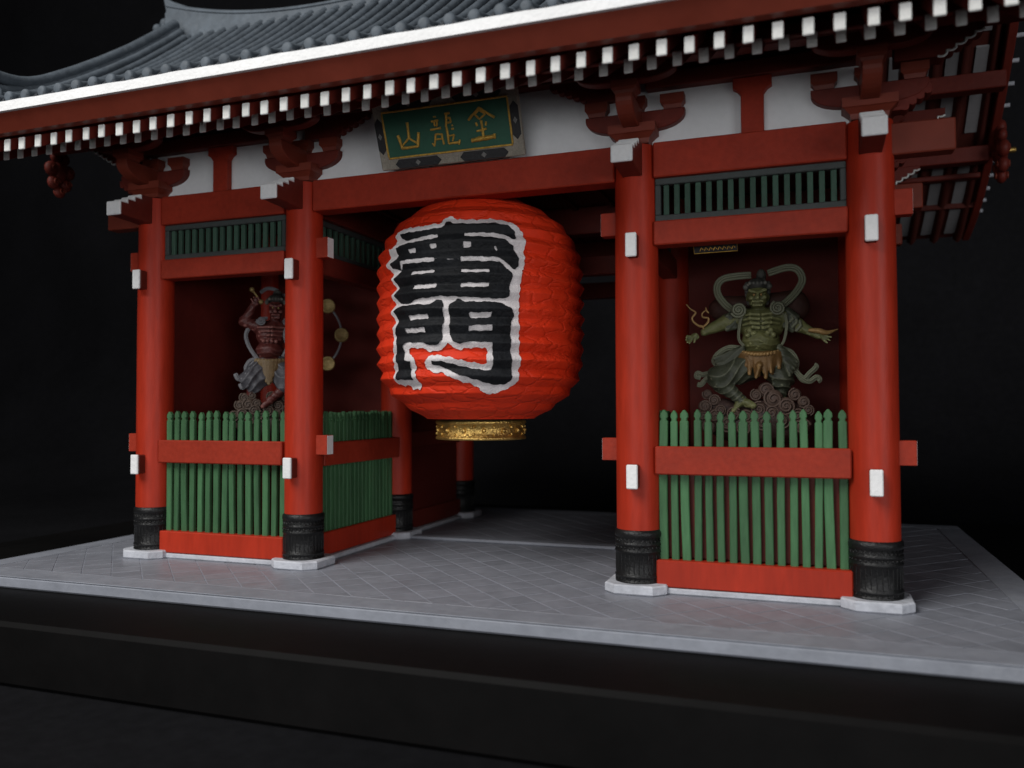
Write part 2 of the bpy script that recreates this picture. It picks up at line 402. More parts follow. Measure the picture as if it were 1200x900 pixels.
if rest.v: tag(rest.build('far_tiles', 'stone_tile', base, BO), kind='stuff')

# ================================================================== GATE
gate = empty('temple_gate', (0, 5.87, 0)); GO = (0, -5.87, 0)
tag(gate, 'miniature red temple gate with grey tiled roof and green picket fences', 'gate')
def gp(mb, name, material, parent=gate): return mb.build(name, material, parent, GO if parent is gate else (0, 0, 0))
def gbox(name, material, x0, x1, y0, y1, z0, z1, c=0.03):
    return gp(MB().box(min(x0, x1), max(x0, x1), min(y0, y1), max(y0, y1), z0, z1, c), name, material)
A, B, DP = 10.55, 5.0, 5.87
PX = [-A, -B, B, A]; ROWS = [0.0, DP, 2*DP]
PR = 0.555

# pillars
prof = []
for i in range(25):
    t = i/24; z = 0.2+t*11.1
    prof.append((PR*(1.0-0.05*max(0, (t-0.55)/0.45)**2), z))
pillar_mesh = MB().lathe(prof, 40).mesh('pillar', 'vermilion_paint')
cp_ = [(PR+0.02, 0.2), (PR+0.045, 0.22), (PR+0.045, 0.28), (PR+0.022, 0.31), (PR+0.022, 0.36), (PR+0.05, 0.38), (PR+0.05, 0.42), (PR+0.025, 0.45),
       (PR+0.025, 0.98), (PR+0.05, 1.0), (PR+0.05, 1.04), (PR+0.028, 1.07), (PR+0.028, 1.16), (PR+0.05, 1.18), (PR+0.05, 1.22), (PR+0.026, 1.25),
       (PR+0.026, 1.36), (PR+0.055, 1.39), (PR+0.06, 1.46), (PR+0.05, 1.52), (PR+0.0, 1.56)]
cmb_ = MB().lathe(cp_, 48)
for k in range(30):
    th = 2*math.pi*k/30; c0_, s0_ = math.cos(th), math.sin(th)
    r_ = PR+0.022
    cmb_.tube([(c0_*r_, s0_*r_, 0.48), (c0_*(r_+.004), s0_*(r_+.004), 0.7), (c0_*r_, s0_*r_, 0.95)], 0.014, 5)
    cmb_.ball((c0_*(r_+.004), s0_*(r_+.004), 1.115), 0.034, 6, 4)
    cmb_.ball((c0_*(r_+.004), s0_*(r_+.004), 0.335), 0.026, 6, 4)
    th2 = th+math.pi/30
    cmb_.tube([(math.cos(th-.08)*r_, math.sin(th-.08)*r_, 1.26), (math.cos(th)*(r_+.01), math.sin(th)*(r_+.01), 1.345), (math.cos(th+.08)*r_, math.sin(th+.08)*r_, 1.26)], 0.018, 5)
collar_mesh = cmb_.mesh('collar', 'collar_black')
def oct_poly(r, c):
    return [(-r, -r+c), (-r+c, -r), (r-c, -r), (r, -r+c), (r, r-c), (r-c, r), (-r+c, r), (-r, r-c)]
stone_mesh = MB().prism([(x*1.0, y*1.0) for x, y in oct_poly(0.78, 0.30)], 'z', 0.0, 0.245, 0.035).mesh('base_stone', 'stone_pale')
for y in ROWS:
    for x in PX:
        p = link('pillar', pillar_mesh, gate, (GO[0]+x, GO[1]+y, 0), (0, 0, random.uniform(0, 6)))
        link('collar', collar_mesh, p)
        link('base_stone', stone_mesh, p, (0, 0, 0), (0, 0, -p.rotation_euler.z))

# sills of pale stone
for sx in (-1, 1):
    gbox('sill', 'stone_pale', sx*(B+0.7), sx*(A-0.7), -0.36, 0.30, 0.002, 0.15)
    gbox('sill', 'stone_pale', sx*B-0.36, sx*B+0.36, 0.7, DP-0.7, 0.002, 0.15)
    gbox('sill', 'stone_pale', sx*B-0.36, sx*B+0.36, DP+0.7, 2*DP-0.7, 0.002, 0.15)
gbox('threshold', 'stone_slab', -B+0.75, B-0.75, DP-0.42, DP+0.12, 0.002, 0.11)

# front bays
picket_poly = [(-0.098, 0), (0.098, 0), (0.098, 3.48), (0.068, 3.51), (0.068, 3.55), (0.095, 3.59), (0.085, 3.68), (0.02, 3.77), (-0.02, 3.77), (-0.085, 3.68), (-0.095, 3.59), (-0.068, 3.55), (-0.068, 3.51), (-0.098, 3.48)]
picket_meshes = []
for k in range(5):
    w = random.uniform(0.86, 1.08); bend = random.uniform(-0.03, 0.03)
    poly = [(x*w + bend*math.sin(z/3.8*math.pi), z) for x, z in picket_poly]
    full = []
    for i in range(len(poly)):                 # extra points along the long sides so the bend shows
        p, q = poly[i], poly[(i+1) % len(poly)]
        full.append(p)
        if abs(q[1]-p[1]) > 2:
            for t in (0.2, 0.4, 0.6, 0.8):
                z = p[1]+(q[1]-p[1])*t; full.append((p[0]+(q[0]-p[0])*t+bend*math.sin(z/3.8*math.pi), z))
    picket_meshes.append(MB().prism(full, 'y', -0.07, 0.07, 0.02).mesh('picket', 'green_paint'))
def picket(x, y, z, rz=0.0):
    link('picket', random.choice(picket_meshes), gate, (GO[0]+x+random.uniform(-.008, .008), GO[1]+y+random.uniform(-.012, .012), z+random.uniform(-.03, .03)),
         (0, random.uniform(-0.012, 0.012), rz), (1, 1, 1))
for sx in (-1, 1):
    x0, x1 = sorted((sx*(B+0.50), sx*(A-0.50)))
    gbox('bottom_board', 'vermilion_paint', x0, x1, -0.34, 0.10, 0.165, 0.83)
    gbox('rail', 'vermilion_beam', x0, x1, -0.42, -0.15, 2.96, 3.66)
    gbox('backing_board', 'dark_red_paint', x0, x1, 0.06, 0.13, 0.84, 2.95)
    n = 16 if sx > 0 else 15
    for k in range(n):
        picket(x0+0.17+(x1-x0-0.34)*(k/(n-1)), -0.07, 0.78)
    gbox('lower_beam', 'vermilion_beam', x0, x1, -0.36, 0.22, 8.72, 9.33)
    gbox('head_beam', 'vermilion_beam', x0, x1, -0.36, 0.30, 10.44, 11.33)
    # lattice window
    win = empty('lattice_window', (0, 0, 0)); win.parent = gate; win.location = Vector(GO)*S
    fx0, fx1 = x0+0.02, x1-0.02
    for (a, b_, c_, d) in ((fx0, fx1, 9.335, 9.50), (fx0, fx1, 10.27, 10.435)):
        MB().box(a, b_, -0.22, 0.02, c_, d, 0.02).build('frame_rail', 'lattice_frame', win)
    for a in (fx0, fx1-0.14):
        MB().box(a, a+0.14, -0.215, 0.015, 9.502, 10.268, 0.02).build('frame_stile', 'lattice_frame', win)
    n = 16
    sl_m = MB().box(-0.068, 0.068, -0.06, 0.06, 0, 0.77, 0.015).mesh('slat', 'lattice_green')
    for k in range(n):
        link('slat', sl_m, win, (fx0+0.14+(fx1-fx0-0.28)*((k+0.5)/n), -0.09, 9.5))
    # bay interior: back wall, outer wall, floor board
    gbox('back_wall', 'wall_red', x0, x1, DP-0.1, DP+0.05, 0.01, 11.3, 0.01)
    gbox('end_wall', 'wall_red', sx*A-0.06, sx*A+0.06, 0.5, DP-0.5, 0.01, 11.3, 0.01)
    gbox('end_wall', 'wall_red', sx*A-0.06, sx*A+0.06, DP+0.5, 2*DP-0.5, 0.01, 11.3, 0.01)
    # passage side of the bay
    y0, y1 = 0.5, DP-0.5; xs = sx*B
    gbox('bottom_board', 'vermilion_paint', xs-0.25, xs+0.25, y0, y1, 0.165, 0.86)
    gbox('rail', 'vermilion_beam', xs-sx*0.40, xs-sx*0.14, y0, y1, 2.90, 3.60)
    gbox('backing_board', 'dark_red_paint', xs+sx*0.06, xs+sx*0.13, y0, y1, 0.87, 2.9)
    n = 20
    for k in range(n):
        y = y0+0.16+(y1-y0-0.32)*k/(n-1)
        picket(xs-sx*0.06, y, 0.76, math.pi/2)
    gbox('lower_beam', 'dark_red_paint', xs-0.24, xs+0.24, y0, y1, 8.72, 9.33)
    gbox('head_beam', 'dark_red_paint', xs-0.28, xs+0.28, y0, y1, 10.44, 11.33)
    win = empty('lattice_window', (0, 0, 0)); win.parent = gate; win.location = Vector(GO)*S
    for (c_, d) in ((9.335, 9.50), (10.27, 10.435)):
        MB().box(xs-0.1, xs+0.1, y0, y1, c_, d, 0.02).build('frame_rail', 'lattice_frame', win)
    sl_m2 = MB().box(-0.06, 0.06, -0.068, 0.068, 0, 0.77, 0.015).mesh('slat', 'lattice_green')
    for k in range(14): link('slat', sl_m2, win, (xs, y0+(y1-y0)*(k+0.5)/14, 9.5))
    # rear bay wall along the passage
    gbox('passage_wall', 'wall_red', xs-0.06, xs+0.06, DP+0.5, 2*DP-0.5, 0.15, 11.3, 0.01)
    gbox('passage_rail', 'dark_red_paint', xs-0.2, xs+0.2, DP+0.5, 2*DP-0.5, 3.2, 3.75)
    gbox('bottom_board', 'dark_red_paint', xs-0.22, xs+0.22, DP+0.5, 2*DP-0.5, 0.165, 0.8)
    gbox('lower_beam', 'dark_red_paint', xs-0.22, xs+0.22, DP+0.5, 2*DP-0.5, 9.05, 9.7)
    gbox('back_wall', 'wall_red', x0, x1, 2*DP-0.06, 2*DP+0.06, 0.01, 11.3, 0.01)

# centre bay beams
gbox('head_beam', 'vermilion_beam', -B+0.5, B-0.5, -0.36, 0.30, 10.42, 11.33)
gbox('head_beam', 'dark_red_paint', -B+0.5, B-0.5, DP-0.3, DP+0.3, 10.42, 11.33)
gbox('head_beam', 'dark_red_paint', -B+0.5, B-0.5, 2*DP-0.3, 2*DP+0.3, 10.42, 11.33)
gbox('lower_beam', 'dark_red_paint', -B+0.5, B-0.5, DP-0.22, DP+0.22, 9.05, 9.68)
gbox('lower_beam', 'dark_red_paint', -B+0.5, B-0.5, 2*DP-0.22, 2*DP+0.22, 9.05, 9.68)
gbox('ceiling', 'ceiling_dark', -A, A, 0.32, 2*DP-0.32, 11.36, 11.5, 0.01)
for k in range(8):
    x = -4.4+k*1.257
    gbox('ceiling_batten', 'ceiling_dark', x-0.07, x+0.07, 0.4, 2*DP-0.4, 11.22, 11.36, 0.02)

# tie-beam noses: along x at the pillars, and pegs to the front with white ends
for x in PX:
    for z0, z1 in ((9.07, 9.67), (3.28, 3.85)):
        s_ = {-A: -1, -B: 1, B: -1, A: 1}[x]
        nose = gbox('tie_beam_nose', 'vermilion_beam', x, x+s_*0.90, -0.17, 0.17, z0, z1, 0.012)
        if True:
            MB().box(x+s_*0.8985-0.004, x+s_*0.8985+0.004, -0.158, 0.158, z0+0.012, z1-0.012, 0.001).build('white_end', 'white_paint', nose)
    for z0, z1 in ((8.38, 8.98), (2.62, 3.22)):
        jx = random.uniform(-0.03, 0.03)
        peg = gbox('peg', 'dark_red_paint', x-0.135+jx, x+0.135+jx, -0.80, -0.45, z0+.01, z1-.01)
        MB().box(x-0.14+jx, x+0.14+jx, -0.875, -0.795, z0, z1, 0.055).build('white_end', 'white_paint', peg)
    # stepped nose at the pillar head
    stp = [(-0.3, 10.46), (-1.72, 10.52), (-1.72, 10.90), (-1.46, 10.90), (-1.44, 11.03), (-1.18, 11.03), (-1.16, 11.16), (-0.92, 11.16), (-0.90, 11.30), (-0.3, 11.30)]
    ns = gp(MB().prism([(y, z) for y, z in stp], 'x', x-0.25, x+0.25, 0.02), 'beam_nose', 'dark_red_paint')
    MB().box(x-0.265, x+0.265, -1.80, -1.715, 10.50, 10.92, 0.04).build('white_face', 'white_paint', ns)
    for yy, zz in ((-1.47, 10.90), (-1.19, 11.03), (-0.93, 11.16)):
        MB().box(x-0.258, x+0.258, yy-0.04, yy+0.035, zz+0.005, zz+0.135, 0.02).build('white_step', 'white_paint', ns)
        MB().box(x-0.262, x+0.262, yy-0.24, yy+0.03, zz-0.006, zz+0.024, 0.01).build('white_step', 'white_paint', ns)
for sx in (-1, 1):
    for y in ROWS:
        gbox('head_beam_nose', 'fascia_red', sx*(A+0.4), sx*(A+1.8), y-0.24, y+0.24, 10.46, 11.2)  # darker red than the beam itself: eave and gable shade as colour

# plaster panels and struts above the head beams
for (a, b_, zt) in ((-A, -B-0.02, 13.0), (-B+0.02, B-0.02, 13.3), (B+0.02, A, 13.0)):
    gbox('plaster_panel', 'plaster', a, b_, 0.02, 0.14, 11.34, zt, 0.005)
for sx in (-1, 1):
    xc = sx*7.92
    poly = [(xc-0.27, 11.33), (xc+0.27, 11.33), (xc+0.27, 12.32), (xc+0.36, 12.44), (xc+0.46, 12.50), (xc+0.46, 12.74), (xc-0.46, 12.74), (xc-0.46, 12.50), (xc-0.36, 12.44), (xc-0.27, 12.32)]
    gp(MB().prism(poly, 'y', -0.22, 0.015, 0.02), 'strut', 'vermilion_beam')
    x0, x1 = sorted((sx*(B+0.3), sx*(A+0.3)))
    gbox('wall_plate', 'dark_red_paint', x0, x1, -0.28, 0.2, 12.745, 13.15)
gbox('wall_plate', 'dark_red_paint', -B+0.28, B-0.28, -0.28, 0.2, 13.20, 13.5)

# bracket sets
def boat(hl, z0, z1, drop=0.0):
    pts = [(-hl, z1), (-hl, z1-0.10)]
    for i in range(9):
        t = i/8; a = t*math.pi/2
        pts.append((-hl+(hl*0.62)*(1-math.cos(a)) + 0.0, z1-0.10-(z1-0.10-z0)*math.sin(a)))
    right = [(-x, z) for x, z in pts[::-1]]
    return pts+right
def block(mb, cx, cy, z0, z1, w):
    """small bearing block: tapered foot under a square top"""
    zm = z0+(z1-z0)*0.45; h0 = w*0.36; h1 = w*0.5
    V = []
    for h_, z in ((h0, z0), (h0*1.12, z0+(zm-z0)*0.6), (h1, zm), (h1, z1)):
        for i, j in ((-1, -1), (1, -1), (1, 1), (-1, 1)): V.append((cx+i*h_, cy+j*h_, z))
    F = [[3, 2, 1, 0], [12, 13, 14, 15]]
    for k in range(3):
        for i in range(4): F.append([k*4+i, k*4+(i+1) % 4, k*4+4+(i+1) % 4, k*4+4+i])
    return mb.add(V, F)
def frill(x0, x1, z0, z1, ztop, s_, n=5):
    """outline of a carved arm whose lower edge climbs outward in scallops"""
    pts = [(x0-s_*0.9, ztop), (x0-s_*0.9, z0)]
    for k in range(n):
        a = x0+(x1-x0)*k/n; b_ = x0+(x1-x0)*(k+1)/n; za = z0+(z1-z0)*k/n; zb = z0+(z1-z0)*(k+1)/n
        for i in range(6):
            t = i/6; pts.append((a+(b_-a)*t, za+(zb-za)*t*0.25-0.035*math.sin(math.pi*t)))
        pts.append((b_-s_*0.01, za+(zb-za)*0.25))
    pts += [(x1, z1), (x1, ztop)]
    return pts
for iy, y in enumerate(ROWS):
    for ix, x in enumerate(PX):
        mm = 'dark_red_paint'
        bs = empty('bracket_set', (0, 0, 0)); bs.parent = gate; bs.location = Vector((GO[0]+x, GO[1]+y, 0))*S
        mb = MB(); h0, h1 = 0.40, 0.60
        V = []
        for h_, z in ((h0, 11.33), (h0*1.08, 11.45), (h1*0.93, 11.56), (h1, 11.58), (h1, 11.80)):
            for i, j in ((-1, -1), (1, -1), (1, 1), (-1, 1)): V.append((i*h_, j*h_, z))
        F = [[3, 2, 1, 0], [16, 17, 18, 19]]
        for k in range(4):
            for i in range(4): F.append([k*4+i, k*4+(i+1) % 4, k*4+4+(i+1) % 4, k*4+4+i])
        mb.add(V, F).build('bearing_block', 'fascia_red', bs)
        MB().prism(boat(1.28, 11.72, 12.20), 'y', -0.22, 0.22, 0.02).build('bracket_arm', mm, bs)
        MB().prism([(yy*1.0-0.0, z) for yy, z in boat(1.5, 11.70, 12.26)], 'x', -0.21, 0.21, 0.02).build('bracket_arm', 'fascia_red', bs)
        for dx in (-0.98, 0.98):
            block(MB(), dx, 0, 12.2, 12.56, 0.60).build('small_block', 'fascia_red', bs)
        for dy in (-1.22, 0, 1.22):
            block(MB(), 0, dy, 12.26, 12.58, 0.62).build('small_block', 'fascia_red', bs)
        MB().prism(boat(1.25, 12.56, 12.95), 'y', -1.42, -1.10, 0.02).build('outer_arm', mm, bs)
        # carved arms
        sides = []
        if ix in (1, 2): sides.append(1 if ix == 1 else -1)
        if ix in (0, 3): sides.append(-1 if ix == 0 else 1)
        for s_ in sides:
            inner = ix in (1, 2)
            if inner:
                if iy: continue
                pl = frill(s_*1.05, s_*2.25, 12.58, 13.14, 13.24, s_, 6)
                MB().prism(pl, 'y', -0.24, 0.0, 0.01).build('carved_arm', mm, bs)
            else:
                pl = frill(s_*1.45, s_*2.42, 12.62, 13.2, 13.32, s_, 5)
                arm = MB().prism(pl, 'y', -0.25, 0.25, 0.01).build('carved_arm', mm, bs)
                edge = pl[2:-2]
                eb = MB()
                eb.tube([(px, -0.255, pz) for px, pz in edge], 0.03, 5)
                eb.build('white_edge', 'rafter_white', arm)
                lower = MB().prism(frill(s_*0.7, s_*1.35, 11.5, 11.95, 12.05, s_, 4), 'y', -0.2, 0.2, 0.01).build('carved_arm', mm, bs)

# purlins along x
for y, z0, z1 in ((-1.26, 12.955, 13.14), (2*DP+1.26, 12.955, 13.14)):
    gbox('eave_purlin', 'dark_red_paint', -15.1, 15.1, y-0.22, y+0.22, z0, z1)
for y, z0, z1 in ((0, 13.35, 13.75), (2*DP, 13.2, 13.75), (2.9, 14.8, 15.3), (2*DP-2.9, 14.75, 15.3), (DP, 16.7, 17.2)):
    gbox('purlin', 'dark_red_paint', -15.15, 15.15, y-0.27, y+0.27, z0, z1)
for sx in (-1, 1):                        # upper gable wall
    poly = [(-1.3, 13.0), (2*DP+1.3, 13.0), (DP, 17.0)]
    gp(MB().prism(poly, 'x', sx*A-0.08, sx*A+0.08), 'gable_wall', 'plaster')

# roof profile (front half; mirrored behind)
RY = [-5.6, -4.6, -3.6, -2.6, -1.6, -0.6, 0.5, 1.7, 3.0, 4.4, 5.87]
RZ = [12.62, 12.93, 13.30, 13.73, 14.24, 14.83, 15.54, 16.38, 17.36, 18.52, 19.82]
def zr(y):
    if y > DP: y = 2*DP-y
    return float(np.interp(y, RY, RZ))
ys_f = [-5.6+(DP+5.6)*i/22 for i in range(23)]
ys_all = ys_f+[2*DP-y for y in ys_f[-2::-1]]
VX = 15.5
roof = empty('roof', (0, 0, 0)); roof.parent = gate; roof.location = Vector(GO)*S
poly = [(y, zr(y)-0.02) for y in ys_all]+[(y, zr(y)-0.34) for y in ys_all[::-1]]
MB().prism(poly, 'x', -VX, VX).build('roof_deck', 'roof_dark', roof)
row_path = [(0, y, zr(y)+0.03) for y in ys_f]
row = MB().tube(row_path, 0.145, 10)
row_mesh = row.mesh('tile_row', 'roof_slate')
# each row carries tile joints as slight collars
rowj = MB()
for k in range(1, 15):
    y = -5.6+k*0.78
    rowj.tube([(0, y-0.03, zr(y-0.03)+0.03), (0, y+0.03, zr(y+0.03)+0.03)], 0.156, 10)
rowj_mesh = rowj.mesh('joint', 'roof_slate')
endp = [(0.0, 0.0), (0.07, 0.0), (0.11, 0.012), (0.135, 0.035), (0.15, 0.07), (0.15, 0.16)]
em = MB()
V = []; F = []; nn = 18
for r, d in endp:
    for k in range(nn):
        th = 2*math.pi*k/nn; V.append((r*math.cos(th), d, r*math.sin(th)))
for i in range(len(endp)-1):
    for k in range(nn): F.append([i*nn+k, i*nn+(k+1) % nn, (i+1)*nn+(k+1) % nn, (i+1)*nn+k][::-1])
em.add(V, F, True)
end_mesh = em.mesh('end_tile', 'roof_slate')
pan = MB()
pts = [(-0.18+0.36*i/8, 0.10-0.09*math.sin(math.pi*i/8)) for i in range(9)]
pan.prism(pts+[(x, z-0.1) for x, z in pts[::-1]], 'y', -0.05, 0.45, 0.0)
pan_mesh = pan.mesh('pan_tile', 'roof_dark')
xs_rows = [-15.22+0.5625*k for k in range(55)]
for x in xs_rows:
    t = link('tile_row', row_mesh, roof, (x+random.uniform(-.012, .012), 0, random.uniform(-.01, .01)))
    link('joint', rowj_mesh, t); 
    e = link('end_tile', end_mesh, t, (0, -5.66, 12.68), (random.uniform(-.12, .12), random.uniform(0, 6), 0))
    if x < 15: link('pan_tile', pan_mesh, roof, (x+0.281, -5.6, 12.56))
rear_rows = MB()
for x in xs_rows: rear_rows.tube([(x, y, zr(y)+0.03) for y in ys_all[22:]], 0.145, 6)
rear_rows.build('rear_tile_rows', 'roof_slate', roof)['kind'] = 'stuff'

# eave: white strip, red fascia
def wavy_strip(x0, x1, yf, z0, z1, d, amp):
    V = []; F = []; n = 120
    for i in range(n+1):
        x = x0+(x1-x0)*i/n; w = amp*(math.sin(i*1.7)*0.4+math.sin(i*0.61+1)*0.6)
        V += [(x, yf, z0), (x, yf, z1+w), (x, yf+d, z1+w), (x, yf+d, z0)]
    for i in range(n):
        for k in range(4): F.append([i*4+k, i*4+(k+1) % 4, i*4+4+(k+1) % 4, i*4+4+k][::-1])
    F += [[0, 1, 2, 3], [n*4+3, n*4+2, n*4+1, n*4]]
    return MB().add(V, F)
wavy_strip(-VX-0.1, VX+0.1, -5.72, 12.29, 12.53, 0.5, 0.012).build('eave_strip', 'white_paint', roof)
MB().prism([(-5.62, 12.285), (-5.30, 11.90), (-5.05, 11.90), (-5.05, 12.285)], 'x', -VX, VX, 0.02).build('fascia_board', 'fascia_red', roof)
MB().prism([(2*DP+5.62, 12.285), (2*DP+5.30, 11.90), (2*DP+5.05, 11.90), (2*DP+5.05, 12.285)], 'x', -VX, VX, 0.02).build('fascia_board', 'fascia_red', roof)
MB().box(-VX-.1, VX+.1, 2*DP+5.2, 2*DP+5.72, 12.29, 12.53).build('eave_strip', 'white_paint', roof)
# soffit boards over the rafters (front)
MB().prism([(-5.1, 11.90), (-3.1, 12.98), (0.6, 14.62), (0.6, 14.70), (-3.1, 13.06), (-5.1, 11.98)], 'x', -VX+0.1, VX-0.1).build('soffit_board', 'ceiling_dark', roof)
MB().box(-VX+.15, VX-.15, -3.12, -2.94, 12.36, 12.62).build('rafter_ledge', 'dark_red_paint', roof)

# rafters: upper (flying) and lower rows, white painted ends
def rafter_mesh(y0, z0, y1, z1, w, h_):
    return MB().prism([(y0, z0-h_/2), (y0, z0+h_/2), (y1, z1+h_/2), (y1, z1-h_/2)], 'x', -w/2, w/2, 0.012)
up_m = rafter_mesh(-5.0, 11.68, -2.9, 12.84, 0.195, 0.31).mesh('rafter', 'dark_red_paint')
lo_m = rafter_mesh(-3.3, 12.14, 0.3, 14.08, 0.215, 0.30).mesh('rafter', 'dark_red_paint')
up_c = MB().box(-0.103, 0.103, -5.04, -4.985, 11.68-0.163, 11.68+0.163, 0.03).mesh('white_end', 'rafter_white')
lo_c = MB().box(-0.104, 0.104, -3.34, -3.285, 12.14-0.16, 12.14+0.16, 0.03).mesh('white_end', 'rafter_white')
SP = 0.5446
for k in range(56):
    x = 2.70-SP*32+SP*k
    if abs(x) > 15.2: continue
    for rm, cm, xo in ((up_m, up_c, 0.0), (lo_m, lo_c, 0.06)):
        r_ = link('rafter', rm, gate, (GO[0]+x+xo+random.uniform(-.02, .02), GO[1], random.uniform(-.012, .012)), (0, random.uniform(-.01, .01)*0, 0))
        link('white_end', cm, r_, (random.uniform(-.006, .006), 0, random.uniform(-.006, .006)), (0, 0, 0), (random.uniform(.93, 1.05), 1, 1))
# gable overhang underside: pale boards, shade painted into their grey, between dark battens (both slopes)
def so(y): return zr(y)-0.62-0.55*min(1.0, abs(y-DP)/6.0)
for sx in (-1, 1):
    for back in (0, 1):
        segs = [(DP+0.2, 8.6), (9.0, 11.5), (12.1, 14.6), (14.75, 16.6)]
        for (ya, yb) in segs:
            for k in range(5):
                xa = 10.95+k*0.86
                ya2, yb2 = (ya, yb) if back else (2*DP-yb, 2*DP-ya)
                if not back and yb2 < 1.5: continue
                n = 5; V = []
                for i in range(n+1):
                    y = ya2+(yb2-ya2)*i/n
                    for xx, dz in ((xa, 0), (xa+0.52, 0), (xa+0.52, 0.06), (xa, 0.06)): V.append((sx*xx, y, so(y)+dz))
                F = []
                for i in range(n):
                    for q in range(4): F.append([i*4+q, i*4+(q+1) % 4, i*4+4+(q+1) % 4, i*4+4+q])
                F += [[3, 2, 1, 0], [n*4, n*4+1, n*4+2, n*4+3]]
                MB().add(V, F).build('soffit_panel', 'soffit_shaded', roof)
        yy = [DP+0.05+(17.0-DP)*i/10 for i in range(11)]
        if not back: yy = [2*DP-y for y in yy if 2*DP-y > 0.6]
        for k in range(6):
            xb = 10.62+k*0.86
            MB().tube([(sx*(xb+0.02), y, so(y)-0.02) for y in yy], 0.17, 4).build('soffit_batten', 'ceiling_dark', roof)
        pl = [(y, so(y)+0.075) for y in yy]+[(y, so(y)+0.2) for y in yy[::-1]]
        MB().prism(pl, 'x', min(sx*10.6, sx*15.3), max(sx*10.6, sx*15.3)).build('soffit_backing', 'ceiling_dark', roof)
    MB().box(min(sx*10.6, sx*15.3), max(sx*10.6, sx*15.3), 14.58, 14.76, so(14.67)-0.16, so(14.67)+0.05).build('soffit_rail', 'ceiling_dark', roof)
    # bargeboards
    for back in (0, 1):
        yy = [DP+(17.3-DP)*i/14 for i in range(15)]
        if not back: yy = [2*DP-y for y in yy]
        pl = [(y, zr(y)-0.30) for y in yy]+[(y, zr(y)-1.15-0.35*math.sin(math.pi*min(1, abs(y-DP)/11.5))) for y in yy[::-1]]
        MB().prism(pl, 'x', min(sx*15.15, sx*15.42), max(sx*15.15, sx*15.42), 0.03).build('bargeboard', 'dark_red_paint', roof)
        # small pale tile ends along the verge
        for k in range(14):
            y = DP+1.2+k*0.72
            if not back: y = 2*DP-y
            MB().tube([(sx*15.40, y, zr(y)-0.42), (sx*15.78, y, zr(y)-0.42)], 0.075, 8).build('verge_tile', 'stone_pale', roof)
    # carved pendants below the bargeboards
    for (yc, zc, sc) in ((0.66, 12.85, 0.8), (2*DP-0.55, 13.25, 0.92), (DP, 16.5, 1.1)):
        g = empty('gable_pendant', (0, 0, 0)); g.parent = gate; g.location = Vector((GO[0]+sx*15.45, GO[1]+yc, zc))*S
        pb = MB()
        pb.ball((0, 0, 0.1), 0.42*sc, 12, 8, (0.55, 0.9, 1.3))
        for a_, z_, r_ in ((-0.42, 0.15, 0.33), (0.42, 0.15, 0.33), (-0.30, -0.42, 0.30), (0.30, -0.42, 0.30), (0, -0.78, 0.27), (-0.22, 0.7, 0.26), (0.22, 0.7, 0.26), (0, 1.05, 0.3)):
            pb.ball((0, a_*sc, z_*sc), r_*sc, 10, 7, (0.7, 1, 1))
        pb.build('carving', 'dark_red_paint', g)
        sp = MB()
        for a_, z_ in ((-0.42, 0.15), (0.42, 0.15), (-0.30, -0.42), (0.30, -0.42), (0, -0.78)):
            sp.tube([(sx*0.19*sc+0.03*sx*0, (a_+0.17*math.cos(t*0.7)*(1-t/14))*sc, (z_+0.17*math.sin(t*0.7)*(1-t/14))*sc) for t in range(13)], 0.035*sc, 5)
            sp.tube([(-sx*0.19*sc, (a_+0.17*math.cos(t*0.7)*(1-t/14))*sc, (z_+0.17*math.sin(t*0.7)*(1-t/14))*sc) for t in range(13)], 0.035*sc, 5)
        sp.build('scroll', 'fascia_red', g)
        st = MB(); st.tube([(sx*0.1, 0, 0.15), (sx*0.42, 0, 0.15), (sx*0.46, 0, 0.15)], [0.10, 0.10, 0.06], 6); st.build('gold_stud', 'gold', g)

# main ridge and descending ridges
def ridge_top(x):
    a = max(0, (abs(x)-7.3)/8.4); return 20.0+1.3*a**2.3
rm = MB(); V = []; F = []
secs = [(-0.42, -1.1), (-0.42, -0.72), (-0.36, -0.70), (-0.36, -0.42), (-0.31, -0.40), (-0.31, -0.16), (-0.36, -0.14), (-0.30, -0.02), (-0.16, 0.06), (0, 0.09)]
secs = secs+[(-a, b_) for a, b_ in secs[-2::-1]]; ns = len(secs); nx = 60
for i in range(nx+1):
    x = -15.35+30.7*i/nx; zt = ridge_top(x); lowz = 19.3
    for a, b_ in secs:
        z = zt+b_ if b_ > -0.5 else lowz+(zt-lowz)*(1.1+b_)/1.1
        V.append((x, DP+a, z))
for i in range(nx):
    for k in range(ns-1): F.append([i*ns+k, i*ns+k+1, (i+1)*ns+k+1, (i+1)*ns+k][::-1])
F += [list(range(ns)), [nx*ns+k for k in range(ns)][::-1]]
rm.add(V, F).build('ridge', 'roof_slate', roof)
